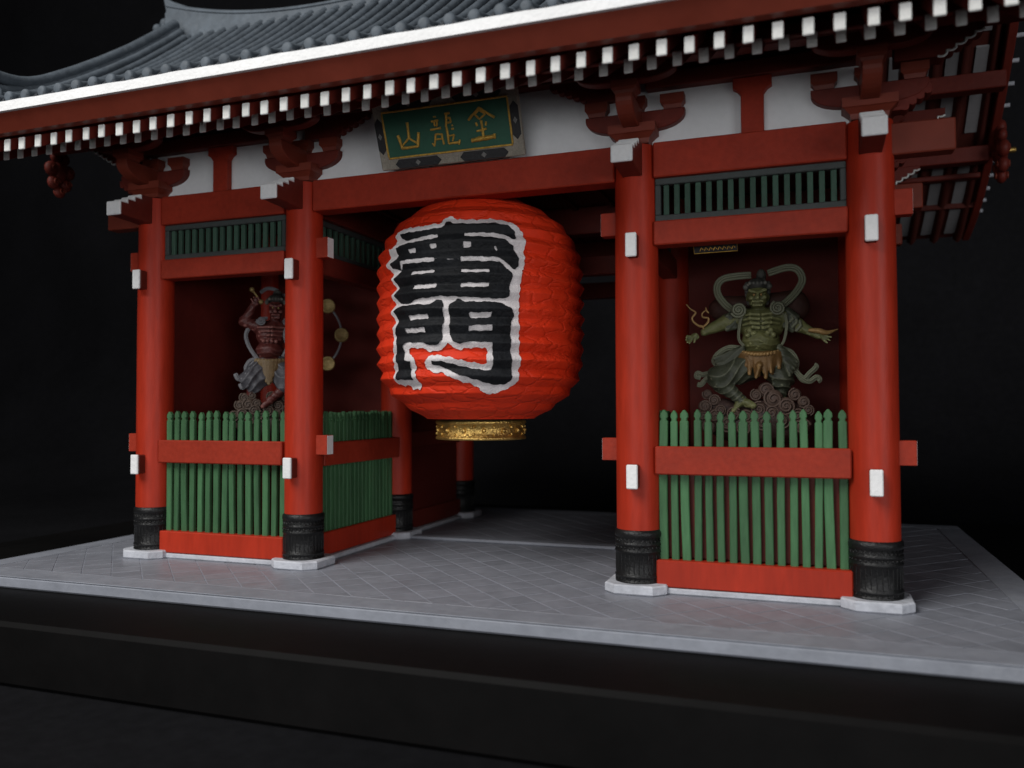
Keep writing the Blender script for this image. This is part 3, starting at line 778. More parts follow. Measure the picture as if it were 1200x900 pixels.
for sx in (-1, 1):
    fin = empty('ridge_end', (0, 0, 0)); fin.parent = roof
    fb = MB()
    fb.prism([(DP-0.6, 18.9), (DP+0.6, 18.9), (DP+0.52, 19.9), (DP+0.3, 20.4), (DP, 20.6), (DP-0.3, 20.4), (DP-0.52, 19.9)], 'x', min(sx*15.36, sx*15.6), max(sx*15.36, sx*15.6), 0.05)
    for (yy, z, r) in ((0, 20.5, .22), (-0.42, 20.1, .2), (0.42, 20.1, .2), (-0.55, 19.6, .2), (0.55, 19.6, .2), (0, 19.7, .32), (-0.62, 19.15, .2), (0.62, 19.15, .2), (0, 19.1, .25)):
        fb.ball((sx*15.66, DP+yy, z), r, 10, 6)
    fb.build('ornament', 'roof_slate', fin)
    # horn rising from the ridge end
    MB().prism([(sx*14.3, 20.9), (sx*15.1, 21.25), (sx*15.62, 21.55), (sx*15.5, 21.0), (sx*15.2, 20.4), (sx*14.3, 20.4)], 'y', DP-0.2, DP+0.2, 0.04).build('horn', 'roof_slate', fin)
    # descending ridges
    for back in (0, 1):
        dr = empty('descending_ridge', (0, 0, 0)); dr.parent = roof
        yy = [5.2-(7.9)*i/24 for i in range(25)]
        def path(h_, dx, lift=0.0):
            P = []
            for i, y in enumerate(yy):
                e = max(0, (i-18)/6.0)
                P.append((sx*(14.55+dx), y if not back else 2*DP-y, zr(y)+h_+lift*e*e))
            return P
        MB().tube(path(0.78, 0, 0.55), 0.20, 10).build('cap', 'roof_slate', dr)
        sb = MB()
        for dx in (-0.30, 0.30): sb.tube(path(0.42, dx, 0.12), 0.15, 8)
        sb.tube(path(0.5, 0, 0.3), 0.25, 8)
        for dx in (-0.45, 0.45): sb.tube(path(0.15, dx, 0.0), 0.15, 8)
        sb.build('courses', 'roof_slate', dr)
        e = path(0.3, 0)[-1]; so_ = MB()
        for a_, z_, r_ in ((0, 0.1, .45), (-.35, .3, .25), (.35, .3, .25), (0, .6, .3), (-.3, -.2, .25), (.3, -.2, .25)):
            so_.ball((e[0]+a_, e[1]-(0.05 if not back else -0.05), e[2]+z_), r_, 10, 6, (1, .5, 1))
        so_.build('ornament', 'roof_slate', dr)

# ================================================================== LANTERN
LCX, LCY = 0.0, 1.65
PZ = [4.32, 4.5, 4.75, 5.05, 5.4, 5.9, 6.6, 7.5, 8.5, 9.1, 9.6, 9.95, 10.3, 10.55, 10.7]
PRD = [1.5, 1.9, 2.3, 2.62, 2.86, 2.98, 3.0, 3.0, 2.99, 2.92, 2.68, 2.4, 1.95, 1.5, 1.15]
_zf = np.linspace(PZ[0], PZ[-1], 400); _rf = np.interp(_zf, PZ, PRD)
_k = np.exp(-0.5*(np.arange(-16, 17)/6.0)**2); _k /= _k.sum(); _rf = np.convolve(np.pad(_rf, 16, 'edge'), _k, 'valid')
_ph = rng.uniform(0, 6.28, 12)
def lan_r(th, z):
    """pleated paper: zigzag folds with hand-made irregularity"""
    zz = z+0.016*np.sin(2*th+_ph[0])+0.010*np.sin(5*th+_ph[1]+z)+0.006*np.sin(11*th+_ph[2]+2*z)
    t = (zz-4.32)/0.445
    ft = t % 1.0
    tri = np.where(ft < 0.55, ft/0.55, (1-ft)/0.45)*2-1          # crisp fold, slightly longer upper face
    amp = 0.058*(1+0.25*np.sin(3*th+t*0.9+_ph[3]))
    edge = np.clip((z-4.34)/0.25, 0, 1)*np.clip((10.65-z)/0.25, 0, 1)
    fl = np.floor(t)
    cr = 0.010*np.sin(9*th+_ph[4]+fl*2.3)*np.sin(4*th+fl*1.1+_ph[5])+0.006*np.sin(23*th+fl*4.1+_ph[6])
    return np.interp(z, _zf, _rf)+edge*(amp*tri+cr*np.sin(np.pi*ft))
lantern = empty('paper_lantern', (LCX, LCY, 3.68)); LO = (0, 0, -3.68)
tag(lantern, 'large red pleated paper lantern with black and white characters hanging under the gate', 'lantern')
nth, nz = 180, 344
TH, ZZ = np.meshgrid(np.linspace(0, 2*math.pi, nth, endpoint=False), np.linspace(4.32, 10.7, nz), indexing='xy')
RR = lan_r(TH, ZZ)
V = np.stack([RR*np.sin(TH), -RR*np.cos(TH), ZZ], -1).reshape(-1, 3)
F = []
for i in range(nz-1):
    for k in range(nth): F.append([i*nth+k, i*nth+(k+1) % nth, (i+1)*nth+(k+1) % nth, (i+1)*nth+k])
lb = MB(); lb.add(V.tolist(), F, True); lb.build('paper_body', 'lantern_paper', lantern, LO)

INK = [[(-1.57, 9.41), (-0.59, 9.39), (0.05, 9.42), (0.13, 9.48), (0.12, 9.59), (0.22, 9.6), (0.36, 9.51), (0.96, 9.49), (1.56, 9.52), (1.95, 9.45), (2.14, 9.3), (2.11, 9.1), (2.03, 9.06), (1.79, 9.21), (1.44, 9.25), (0.7, 9.24), (0.69, 9.07), (-0.02, 9.1), (-0.08, 9.25), (-0.53, 9.23), (-1.1, 9.15), (-1.36, 9.26)], [(-1.48, 9.0), (-1.06, 9.07), (-0.48, 9.09), (-0.05, 9.14), (0.7, 9.14), (1.43, 9.12), (1.77, 9.06), (2.02, 8.89), (2.15, 8.54), (2.17, 8.36), (2.03, 8.27), (1.83, 8.42), (1.63, 8.56), (1.15, 8.58), (0.64, 8.59), (0.63, 8.52), (-0.08, 8.55), (-0.09, 8.61), (-1.19, 8.61), (-1.27, 8.36), (-1.59, 8.46), (-1.63, 8.56), (-1.4, 8.69)], [(-1.13, 8.51), (-0.66, 8.5), (-0.09, 8.49), (-0.07, 8.54), (0.62, 8.51), (0.65, 8.47), (1.63, 8.46), (1.81, 8.31), (1.98, 8.17), (1.97, 7.99), (1.89, 7.84), (1.9, 7.54), (1.75, 7.49), (1.39, 7.49), (0.73, 7.53), (0.05, 7.57), (-0.66, 7.53), (-0.98, 7.43), (-1.26, 7.46), (-1.43, 7.66), (-1.31, 7.87), (-1.45, 8.13), (-1.22, 8.35)], [(-1.46, 7.26), (-1.31, 7.38), (-0.69, 7.4), (-0.22, 7.36), (-0.09, 7.48), (0.11, 7.46), (0.19, 7.33), (0.14, 7.1), (0.2, 6.86), (0.11, 6.65), (0.14, 6.41), (0.04, 6.29), (-0.23, 6.28), (-0.4, 6.37), (-0.98, 6.39), (-1.12, 6.31), (-1.07, 5.94), (-0.84, 5.87), (-0.94, 5.63), (-0.87, 5.39), (-1.56, 5.41), (-1.55, 5.59), (-1.35, 5.83), (-1.48, 6.08), (-1.32, 6.32), (-1.46, 6.64), (-1.31, 6.94)], [(0.33, 7.33), (0.55, 7.49), (0.73, 7.41), (1.39, 7.41), (1.69, 7.38), (1.96, 7.21), (2.03, 7.03), (1.92, 6.85), (1.92, 6.37), (1.95, 5.9), (2.0, 5.34), (1.8, 5.24), (1.44, 5.25), (1.02, 5.37), (0.52, 5.52), (0.15, 5.7), (-0.18, 5.79), (-0.17, 5.88), (0.16, 5.85), (0.65, 5.72), (1.02, 5.65), (1.42, 5.61), (1.46, 5.78), (1.45, 6.34), (0.79, 6.36), (0.61, 6.3), (0.45, 6.37), (0.33, 6.55), (0.36, 6.85), (0.31, 7.09)]]
HOLES = [[(-1.0, 8.92), (-0.72, 8.91), (-0.72, 8.79), (-0.94, 8.8)], [(-0.26, 8.97), (-0.05, 8.98), (-0.04, 8.86), (-0.23, 8.85)], [(0.69, 8.99), (0.91, 8.98), (0.9, 8.83), (0.69, 8.83)], [(1.46, 8.9), (1.55, 8.88), (1.62, 8.73), (1.58, 8.71)], [(-0.78, 8.28), (-0.07, 8.27), (-0.07, 8.19), (-0.78, 8.18)], [(0.64, 8.25), (1.37, 8.25), (1.37, 8.17), (0.64, 8.17)], [(-0.76, 7.92), (-0.04, 7.91), (-0.05, 7.79), (-0.76, 7.8)], [(0.63, 7.9), (1.38, 7.9), (1.37, 7.79), (0.63, 7.79)], [(-0.92, 7.11), (-0.29, 7.12), (-0.29, 7.0), (-0.9, 6.99)], [(-1.0, 6.76), (-0.36, 6.76), (-0.36, 6.64), (-0.98, 6.64)], [(0.85, 7.11), (1.43, 7.13), (1.43, 6.99), (0.85, 6.98)], [(0.85, 6.77), (1.44, 6.8), (1.44, 6.65), (0.84, 6.64)]]
WHITE = [[(-1.82, 9.4), (-1.62, 9.45), (-1.1, 9.15), (-1.35, 9.03), (-1.57, 9.16)], [(-1.83, 9.0), (-1.46, 9.01), (-1.4, 8.69), (-1.59, 8.46), (-1.27, 8.11), (-1.71, 8.35), (-1.92, 8.6)], [(2.11, 9.36), (2.38, 9.33), (2.31, 8.58), (2.2, 8.0), (2.12, 7.1), (2.2, 5.36), (2.03, 5.31), (1.9, 6.97), (1.99, 7.33), (1.87, 7.57), (2.0, 8.17), (2.13, 8.54)], [(1.01, 5.25), (1.21, 5.04), (1.56, 5.02), (2.08, 5.22), (1.98, 5.43)], [(-0.38, 5.86), (-0.16, 6.03), (0.22, 5.79), (0.07, 5.58), (-0.24, 5.59), (-0.39, 5.74)], [(-1.45, 5.4), (-0.83, 5.38), (-0.67, 5.27), (-0.81, 5.15), (-1.08, 5.16), (-1.21, 5.31)]]
def poly_sdf(P, X, Y):
    P = np.array(P); d = np.full(X.shape, 1e9); ins = np.zeros(X.shape, bool)
    for i in range(len(P)):
        a, b_ = P[i-1], P[i]; e = b_-a; L2 = max(1e-9, e@e)
        t = np.clip(((X-a[0])*e[0]+(Y-a[1])*e[1])/L2, 0, 1)
        d = np.minimum(d, np.hypot(X-a[0]-t*e[0], Y-a[1]-t*e[1]))
        c_ = ((a[1] > Y) != (b_[1] > Y)) & (X < (b_[0]-a[0])*(Y-a[1])/np.where(b_[1]-a[1] == 0, 1e-9, b_[1]-a[1])+a[0])
        ins ^= c_
    return np.where(ins, -d, d)
HC = 0.034
gs = np.arange(-1.9, 2.75, HC); gz = np.arange(4.75, 9.85, HC)
GX, GZ = np.meshgrid(gs, gz, indexing='ij')
wob = 0.010*np.sin(GX*21+GZ*9)+0.008*np.sin(GZ*31-GX*13)+0.008*np.sin(GX*47)*np.sin(GZ*43)
ink = [poly_sdf(p, GX, GZ) for p in INK]; hol = np.minimum.reduce([poly_sdf(p, GX, GZ) for p in HOLES])
whi = np.minimum.reduce([d-0.15 for d in ink]+[poly_sdf(p, GX, GZ)-0.015 for p in WHITE])+wob*1.4
ink1 = np.maximum(np.minimum.reduce(ink[:3]), -hol)+wob*0.7; ink2 = np.maximum(np.minimum.reduce(ink[3:]), -hol)+wob*0.7
def contour_mesh(D, lift):
    V = []; F = []; cache = {}
    def vert(x, z):
        k = (round(x, 5), round(z, 5))
        if k not in cache:
            th = x/3.0; r = float(lan_r(np.array(th), np.array(z)))+lift
            cache[k] = len(V); V.append((r*math.sin(th), -r*math.cos(th), z))
        return cache[k]
    for i in range(len(gs)-1):
        for j in range(len(gz)-1):
            c_ = [(i, j), (i+1, j), (i+1, j+1), (i, j+1)]; d = [D[q] for q in c_]
            if min(d) >= 0: continue
            out = []
            for k in range(4):
                p, q = c_[k], c_[(k+1) % 4]; dp, dq = d[k], d[(k+1) % 4]
                if dp < 0: out.append(vert(gs[p[0]], gz[p[1]]))
                if (dp < 0) != (dq < 0):
                    t = dp/(dp-dq); out.append(vert(gs[p[0]]+t*(gs[q[0]]-gs[p[0]]), gz[p[1]]+t*(gz[q[1]]-gz[p[1]])))
            if len(set(out)) >= 3: F.append(out)
    return MB().add(V, F, True)
contour_mesh(whi, 0.030).build('white_outline', 'lantern_white', lantern, LO)
contour_mesh(ink1, 0.055).build('character', 'lantern_ink', lantern, LO)
contour_mesh(ink2, 0.055).build('character', 'lantern_ink', lantern, LO)
# gilt collar at the foot
fp = [(1.14, 3.74), (1.32, 3.72), (1.34, 3.76), (1.32, 3.81), (1.29, 3.82), (1.29, 4.16), (1.32, 4.17), (1.34, 4.22), (1.32, 4.27), (1.24, 4.28)]
foot = MB().lathe(fp, 48, capb=False, capt=False).build('gilt_collar', 'gold', lantern, LO)
stud = MB().ball((0, 0, 0), 0.045, 8, 6).mesh('stud', 'gold')
for k in range(28):
    th = 2*math.pi*k/28
    for z in ((3.89, 4.09) if k % 2 else (3.99,)):
        link('stud', stud, foot, (1.292*math.sin(th), -1.292*math.cos(th), z), (0, 0, 0), (1, 1, 1) if k % 2 else (1.5, 1.5, 1.5))
MB().lathe([(1.13, 3.78), (1.13, 4.26)], 40, capb=False).build('inner_ring', 'plaque_black', lantern, LO)
MB().lathe([(1.22, 4.26), (1.25, 4.31), (1.52, 4.34)], 40, capb=False, capt=False).build('neck', 'lantern_ink', lantern, LO)
MB().lathe([(1.10, 10.66), (1.16, 10.70), (1.16, 10.9), (1.1, 10.94), (0.1, 10.96), (0.1, 11.3)], 40).build('top_ring', 'lantern_ink', lantern, LO)

# ================================================================== NAME PLAQUE
plaque = empty('name_plaque', (0.02, -0.46, 11.335)); plaque.rotation_euler = (0.39, 0, 0)
tag(plaque, 'green name plaque with three gold characters above the lantern', 'plaque')
MB().box(-2.125, 2.125, -0.06, 0.10, 0, 1.82, 0.03).build('backboard', 'plaque_frame', plaque)
MB().box(-1.84, 1.84, -0.075, -0.05, 0.31, 1.54, 0.008).build('field', 'plaque_green', plaque)
gb = [(-1.84, 1.84, 0.29, 0.34), (-1.84, 1.84, 1.51, 1.56)]
for a, b_, c_, d in gb: MB().box(a, b_, -0.10, -0.06, c_, d, 0.012).build('gold_border', 'gold_paint', plaque)
for a in (-1.86, 1.81): MB().box(a, a+0.05, -0.098, -0.06, 0.341, 1.509, 0.012).build('gold_border', 'gold_paint', plaque)
for cx, cz, w, h_ in ((-0.99, 1.68, 0.70, 0.125), (0.99, 1.68, 0.70, 0.125), (-0.97, 0.14, 0.70, 0.125), (0.99, 0.14, 0.70, 0.125)):
    hx = MB().prism([(cx-w, cz), (cx-w+0.12, cz+h_), (cx+w-0.12, cz+h_), (cx+w, cz), (cx+w-0.12, cz-h_), (cx-w+0.12, cz-h_)], 'y', -0.085, -0.055, 0.01).build('ornament', 'plaque_black', plaque)
    MB().prism([(cx-0.08, cz), (cx, cz+0.075), (cx+0.08, cz), (cx, cz-0.075)], 'y', -0.098, -0.08, 0.008).build('diamond', 'plaque_grey', hx)
for cx, cz in ((-1.99, 0.92), (1.985, 0.92)):
    hx = MB().prism([(cx-0.115, cz+0.36), (cx, cz+0.49), (cx+0.115, cz+0.36), (cx+0.115, cz-0.36), (cx, cz-0.49), (cx-0.115, cz-0.36)], 'y', -0.085, -0.055, 0.01).build('ornament', 'plaque_black', plaque)
    MB().prism([(cx-0.06, cz), (cx, cz+0.09), (cx+0.06, cz), (cx, cz-0.09)], 'y', -0.098, -0.08, 0.008).build('diamond', 'plaque_grey', hx)
STROKES = [('m', 0.052, [(-1.1, 1.21), (-1.13, 0.78)]), ('m', 0.056, [(-1.44, 0.91), (-1.4, 0.7), (-1.37, 0.54)]), ('m', 0.056, [(-0.81, 0.92), (-0.9, 0.54)]), ('m', 0.048, [(-1.38, 0.55), (-0.9, 0.55)]), ('m', 0.036, [(-1.13, 0.8), (-1.36, 0.61)]), ('m', 0.036, [(-1.13, 0.8), (-0.89, 0.63)]), ('d', 0.036, [(-0.31, 1.26), (-0.23, 1.26)]), ('d', 0.04, [(-0.39, 1.15), (-0.18, 1.16)]), ('d', 0.032, [(-0.31, 1.12), (-0.3, 1.02)]), ('d', 0.032, [(-0.22, 1.13), (-0.25, 1.01)]), ('d', 0.04, [(-0.45, 0.94), (-0.14, 0.96)]), ('d', 0.04, [(-0.31, 0.81), (-0.4, 0.51)]), ('d', 0.036, [(-0.32, 0.81), (-0.13, 0.8)]), ('d', 0.04, [(-0.14, 0.8), (-0.12, 0.53)]), ('d', 0.032, [(-0.35, 0.67), (-0.13, 0.68)]), ('d', 0.032, [(-0.46, 0.59), (-0.4, 0.51)]), ('d', 0.04, [(0.03, 1.31), (0.18, 1.31)]), ('d', 0.044, [(0.08, 1.31), (0.02, 0.98)]), ('d', 0.036, [(0.05, 1.18), (0.19, 1.19)]), ('d', 0.036, [(0.17, 1.2), (0.18, 1.07)]), ('d', 0.036, [(0.05, 1.07), (0.18, 1.07)]), ('d', 0.044, [(0.03, 0.98), (0.03, 0.53)]), ('d', 0.036, [(0.2, 1.0), (0.2, 0.96)]), ('d', 0.036, [(0.17, 0.89), (0.23, 0.9)]), ('d', 0.032, [(0.07, 0.73), (0.23, 0.74)]), ('d', 0.032, [(0.22, 0.74), (0.14, 0.59)]), ('d', 0.048, [(0.03, 0.53), (0.35, 0.54)]), ('d', 0.04, [(0.36, 0.6), (0.32, 0.48)]), ('k', 0.044, [(1.02, 1.34), (0.85, 1.2), (0.68, 1.06)]), ('k', 0.044, [(1.02, 1.34), (1.2, 1.21), (1.43, 1.05)]), ('k', 0.036, [(1.01, 1.29), (0.88, 1.19), (1.0, 1.06), (1.18, 1.16), (1.01, 1.29)]), ('k', 0.048, [(1.04, 1.02), (1.04, 0.59)]), ('k', 0.04, [(0.88, 0.76), (1.16, 0.79)]), ('k', 0.04, [(0.89, 0.98), (0.91, 0.89)]), ('k', 0.04, [(1.18, 0.97), (1.15, 0.88)]), ('k', 0.079, [(0.7, 0.54), (1.03, 0.56), (1.37, 0.57)]), ('k', 0.048, [(1.37, 0.65), (1.35, 0.53)])]
for ch in 'mdk':
    cb = MB()
    for k, (c_, w, pts) in enumerate(STROKES):
        if c_ != ch: continue
        P = []
        for i in range(len(pts)-1):
            for t in (0, 0.33, 0.66): P.append((pts[i][0]+(pts[i+1][0]-pts[i][0])*t, pts[i][1]+(pts[i+1][1]-pts[i][1])*t))
        P.append(pts[-1])
        cb.tube([(x+random.uniform(-.006, .006), -0.085-0.002*(k % 5), z+random.uniform(-.006, .006)) for x, z in P], [w*0.78*random.uniform(.8, 1.15) for _ in P], 8)
    cb.build('character', 'gold_paint', plaque)

# small dark board hanging inside the right bay
sb = empty('hanging_board', (6.92, 0.75, 8.64)); sb.rotation_euler = (0.5, 0, -0.06)
tag(sb, 'tiny dark board with gold edging hanging above the green statue', 'board')
MB().box(-0.56, 0.56, -0.03, 0.03, 0.0, 0.5, 0.01).build('panel', 'plaque_black', sb)
eb = MB(); eb.tube([(-0.55, -0.035, 0.3), (-0.55, -0.035, 0.012), (0.55, -0.035, 0.012), (0.55, -0.035, 0.3)], 0.012, 5); eb.build('gold_edge', 'gold_paint', sb)
wr = MB()
for k in range(8):
    x = -0.4+k*0.115
    wr.tube([(x, -0.035, 0.07), (x+0.05, -0.035, 0.16), (x+0.09, -0.035, 0.1)], 0.013, 5)
wr.build('gold_lettering', 'gold_paint', sb)

# ================================================================== STATUES
UV = 0.0056
def sdf_part(name, fn, lo, hi, h, material, parent, smooth=True):
    V, F = surface_nets(fn, lo, hi, h)
    V = V*UV
    me = mesh_from(name, V.tolist(), F.tolist(), material, smooth=smooth)
    return link(name, me, parent)
def blend(prims, k, wr=0.0, wf=0.12):
    def fn(X, Y, Z):
        d = None
        for p in prims:
            if p[0] == 'c': q = capsule(X, Y, Z, *p[1:5])
            elif p[0] == 'e': q = ellipsoid(X, Y, Z, p[1], p[2])
            elif p[0] == '-c': d = np.maximum(d, -capsule(X, Y, Z, *p[1:5])); continue
            kk = p[-1]['k'] if isinstance(p[-1], dict) else k
            d = q if d is None else sm_min(d, q, kk)
        if wr: d = d+wr*(np.abs(np.sin(wf*0.5*(0.55*np.abs(X)+Z)+1.4*np.sin(0.031*X+0.4)+1.1*np.sin(0.045*Y)+0.9*np.sin(0.023*Z)))*1.6-0.8+0.35*np.sin(0.09*X+0.05*Z))
        return d
    return fn
def smooth_path(P, n=6):
    P = [Vector(p) for p in P]; out = []
    for i in range(len(P)-1):
        p0 = P[max(i-1, 0)]; p1 = P[i]; p2 = P[i+1]; p3 = P[min(i+2, len(P)-1)]
        for j in range(n):
            t = j/n
            out.append(0.5*((2*p1)+(p2-p0)*t+(2*p0-5*p1+4*p2-p3)*t*t+(3*p1-p0-3*p2+p3)*t**3))
    out.append(P[-1]); return out
def ribbon(mb, P, w, n=6, prongs=3):
    """a twisted cloth band: parallel strands that read as folds"""
    path = smooth_path(P, n); m_ = len(path)
    for s_ in range(prongs):
        o_ = (s_-(prongs-1)/2)*w*0.95/prongs*1.5
        pts = []; rad = []
        for i, p in enumerate(path):
            t = (path[min(i+1, m_-1)]-path[max(i-1, 0)]).normalized()
            side = Vector((-t.z, 0, t.x))
            if side.length > 1e-6: side.normalize()
            pts.append((p+side*o_+Vector((0, -4 if s_ == 1 else 3, 0)))*UV)
            e = min(1, (i+1)/3, (m_-i)/3); rad.append(w*0.62/prongs*1.5*(0.5+0.5*e)*UV)
        mb.tube(pts, rad, 8)
    return mb
def scroll(mb, c, r, turns=2.0, w=5.5):
    n = int(14*turns); pts = []
    for i in range(n+1):
        a = i/n*turns*2*math.pi+c[0]; rr = r*(1-0.85*i/n)
        pts.append(Vector((c[0]+rr*math.cos(a), c[1]-6*i/n, c[2]+rr*math.sin(a)))*UV)
    mb.tube(pts, w*UV, 7)
    mb.ball(Vector((c[0], c[1]+0.45*r, c[2]))*UV, r*0.98*UV, 12, 8, (1, 0.55, 1))
    return mb
def rocks(parent, spots, material, seed, lowz, name='cloud_rock'):
    rnd = random.Random(seed); mb = MB()
    for (x, d, z, r) in spots: scroll(mb, (x, d, z), r, rnd.uniform(1.6, 2.4), r*0.13)
    mb.build(name, material, parent)

# ---------------------------------------------------------------- wind god, right bay
st = empty('guardian_statue', (7.84, 3.1, 3.3), 0.05)
tag(st, 'green-skinned muscular guardian statue with spread arms and looping scarf in right bay', 'statue')
Z0 = (4.49-3.3)/UV
def q(x, y, d=0.0): return (x-425, d, 830-y+Z0)
body = [('e', q(438, 392, 5), (112, 68, 86)), ('e', q(432, 478, -18), (96, 82, 62)), ('e', q(430, 548, 0), (100, 66, 50)),
        ('c', q(346, 352, 0), q(534, 352, 0), 44, 44),
        ('c', q(425, 340, -5), q(422, 285, -10), 34, 30),
        ('e', q(420, 250, -22), (49, 50, 58)), ('e', q(420, 284, -36), (40, 38, 28)),
        ('c', q(345, 355, 0), q(272, 372, -10), 42, 36), ('c', q(272, 372, -10), q(160, 424, -40), 40, 21),
        ('c', q(545, 355, 0), q(612, 402, -10), 42, 33), ('c', q(612, 402, -10), q(688, 452, -40), 32, 18),
        ('c', q(380, 590, 0), q(225, 668, -45), 58, 46), ('c', q(225, 668, -45), q(335, 768, -70), 44, 23),
        ('c', q(335, 772, -68), q(392, 798, -100), 25, 18), ('c', q(335, 776, -68), q(300, 822, -95), 20, 13),
        ('c', q(492, 590, 0), q(532, 668, -10), 56, 42), ('c', q(532, 668, -10), q(528, 760, 15), 36, 23), ('c', q(528, 770, 10), q(560, 795, -30), 24, 18)]
K = {'k': 5.0}
for i, yy in enumerate((342, 364, 386, 408)):
    for s_ in (-1, 1):
        w = (82, 84, 78, 64)[i]
        body.append(('c', q(434+s_*10, yy+6, -70), q(434+s_*w*0.6, yy+1, -63), 9, 9, K))
        body.append(('c', q(434+s_*w*0.6, yy+1, -63), q(434+s_*w*1.1, yy+8, -40), 9, 7, K))
for x, y in ((380, 428), (400, 440), (372, 450), (480, 428), (466, 442), (492, 452)):
    body.append(('e', q(x, y, -80), (14, 14, 14), {'k': 6.0}))
# face
body += [('c', q(384, 226, -66), q(416, 238, -76), 9, 8, K), ('c', q(456, 226, -66), q(424, 238, -76), 9, 8, K),
         ('c', q(420, 240, -76), q(420, 264, -86), 8, 12, K), ('e', q(392, 264, -60), (16, 14, 13), K), ('e', q(448, 264, -60), (16, 14, 13), K),
         ('c', q(396, 282, -72), q(444, 282, -72), 6, 6, K), ('c', q(402, 300, -70), q(438, 300, -70), 8, 8, K),
         ('e', q(372, 256, -14), (9, 14, 20), K), ('e', q(468, 256, -14), (9, 14, 20), K)]
# hands
def hand(c, dirx, dirz, dep, curl):
    out = [('e', q(c[0], c[1], dep), (22, 16, 19), {'k': 8.0})]
    for k in range(4):
        a = (k-1.5)*0.30; dx = dirx*math.cos(a)-dirz*math.sin(a); dz = dirx*math.sin(a)+dirz*math.cos(a)
        L1 = 22+4*(1.5-abs(k-1.5)); b0 = (c[0]+dx*14, c[1]-dz*14); m1 = (b0[0]+dx*L1, b0[1]-dz*L1)
        e1 = (m1[0]+dx*L1*(0.8-curl), m1[1]-dz*L1*(0.8-curl)+curl*10)
        out += [('c', q(*b0, dep-4), q(*m1, dep-8-8*curl), 7, 6, {'k': 4.0}), ('c', q(*m1, dep-8-8*curl), q(*e1, dep-14-24*curl), 6, 4.5, {'k': 4.0})]
    px, pz = -dirz, dirx
    out.append(('c', q(c[0]+px*8, c[1]-pz*8, dep-8), q(c[0]+px*26+dirx*14, c[1]-pz*26-dirz*14, dep-18), 7, 5, {'k': 4.0}))
    return out
body += hand((112, 447), -0.9, -0.42, -52, 0.7)
body += hand((702, 458), 0.95, -0.3, -48, 0.1)
body += [('-c', q(402, 250, -84), q(404, 250, -84), 8.5, 8.5), ('-c', q(438, 250, -84), q(436, 250, -84), 8.5, 8.5), ('-c', q(404, 291, -84), q(436, 291, -84), 5, 5),
         ('-c', q(430, 492, -103), q(442, 492, -103), 8, 8)]
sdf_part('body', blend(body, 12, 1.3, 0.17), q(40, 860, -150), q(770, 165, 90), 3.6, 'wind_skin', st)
ey = MB()
for x in (403, 437): ey.ball(Vector(q(x, 250, -74))*UV, 6.5*UV, 8, 6)
ey.build('eyes', 'wind_gold', st)
# hair and topknot
hair = [('e', q(420, 195, -12), (54, 56, 36)), ('e', q(438, 145, 5), (24, 24, 34)), ('c', q(372, 220, 0), q(378, 280, 15), 16, 12), ('c', q(468, 220, 0), q(464, 280, 15), 16, 12)]
for k in range(7):
    a = math.pi*(k/6); hair.append(('e', q(420-56*math.cos(a), 206-24*math.sin(a), -44), (15, 15, 15), {'k': 5.0}))
for k in range(5):
    hair.append(('e', q(384+k*18, 190, -58), (11, 11, 11), {'k': 4.0}))
sdf_part('hair', blend(hair, 10), q(330, 320, -100), q(510, 90, 70), 4.0, 'statue_hair', st)
# trousers
tr = [('c', q(390, 585, 0), q(235, 658, -45), 78, 66), ('c', q(235, 662, -45), q(262, 700, -52), 54, 46), ('c', q(485, 585, 0), q(532, 660, -10), 76, 62)]
for k in range(7):
    t = k/6; tr.append(('c', q(380-150*t, 540+80*t, -52-30*t), q(330-110*t, 640+50*t, -60-35*t), 9, 7, {'k': 6.0}))
    tr.append(('c', q(470+60*t, 570+10*t, -50), q(490+75*t, 690, -46), 9, 7, {'k': 6.0}))
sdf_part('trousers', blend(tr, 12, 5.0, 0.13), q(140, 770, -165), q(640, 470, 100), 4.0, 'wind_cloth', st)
# dark greaves over the shins
gv = [('c', q(228, 672, -46), q(322, 758, -68), 50, 28), ('c', q(322, 758, -68), q(338, 772, -69), 31, 29), ('c', q(532, 672, -8), q(529, 745, 10), 42, 29)]
for k in range(5): gv.append(('c', q(205+k*26, 700+k*16, -78), q(250+k*22, 660+k*26, -86), 7, 6, {'k': 5.0}))
sdf_part('greaves', blend(gv, 6, 2.5, 0.16), q(150, 800, -150), q(600, 620, 70), 4.0, 'wind_cloth', st)
# loincloth with rope belt
lc = []
for k in range(15):
    t = (k-7)/7; x = 432+t*98; yb = 642-62*t*t+(16 if k % 2 else -4)
    lc.append(('c', q(x, 548-6*abs(t), -78+30*t*t), q(430+t*104+random.uniform(-8, 8), yb+random.uniform(-9, 9), -92+34*t*t+random.uniform(-6, 6)), 17, random.uniform(5, 11)))
lc += [('c', q(425, 600, -98), q(409, 660, -98), 14, 6)]
sdf_part('loincloth', blend(lc, 9), q(280, 690, -150), q(580, 500, 20), 3.6, 'wind_gold', st)
rb = MB(); pts = []
for i in range(60):
    t = i/59*2-1; pts.append((430+t*92, 528+18*(1-t*t)+2.5*math.sin(i*1.3), -100+50*t*t+2.5*math.cos(i*1.3)))
rb.tube([Vector(q(*p))*UV for p in pts], [(9+1.6*math.sin(i*1.3))*UV for i in range(60)], 8); rb.build('rope_belt', 'wind_gold', st)
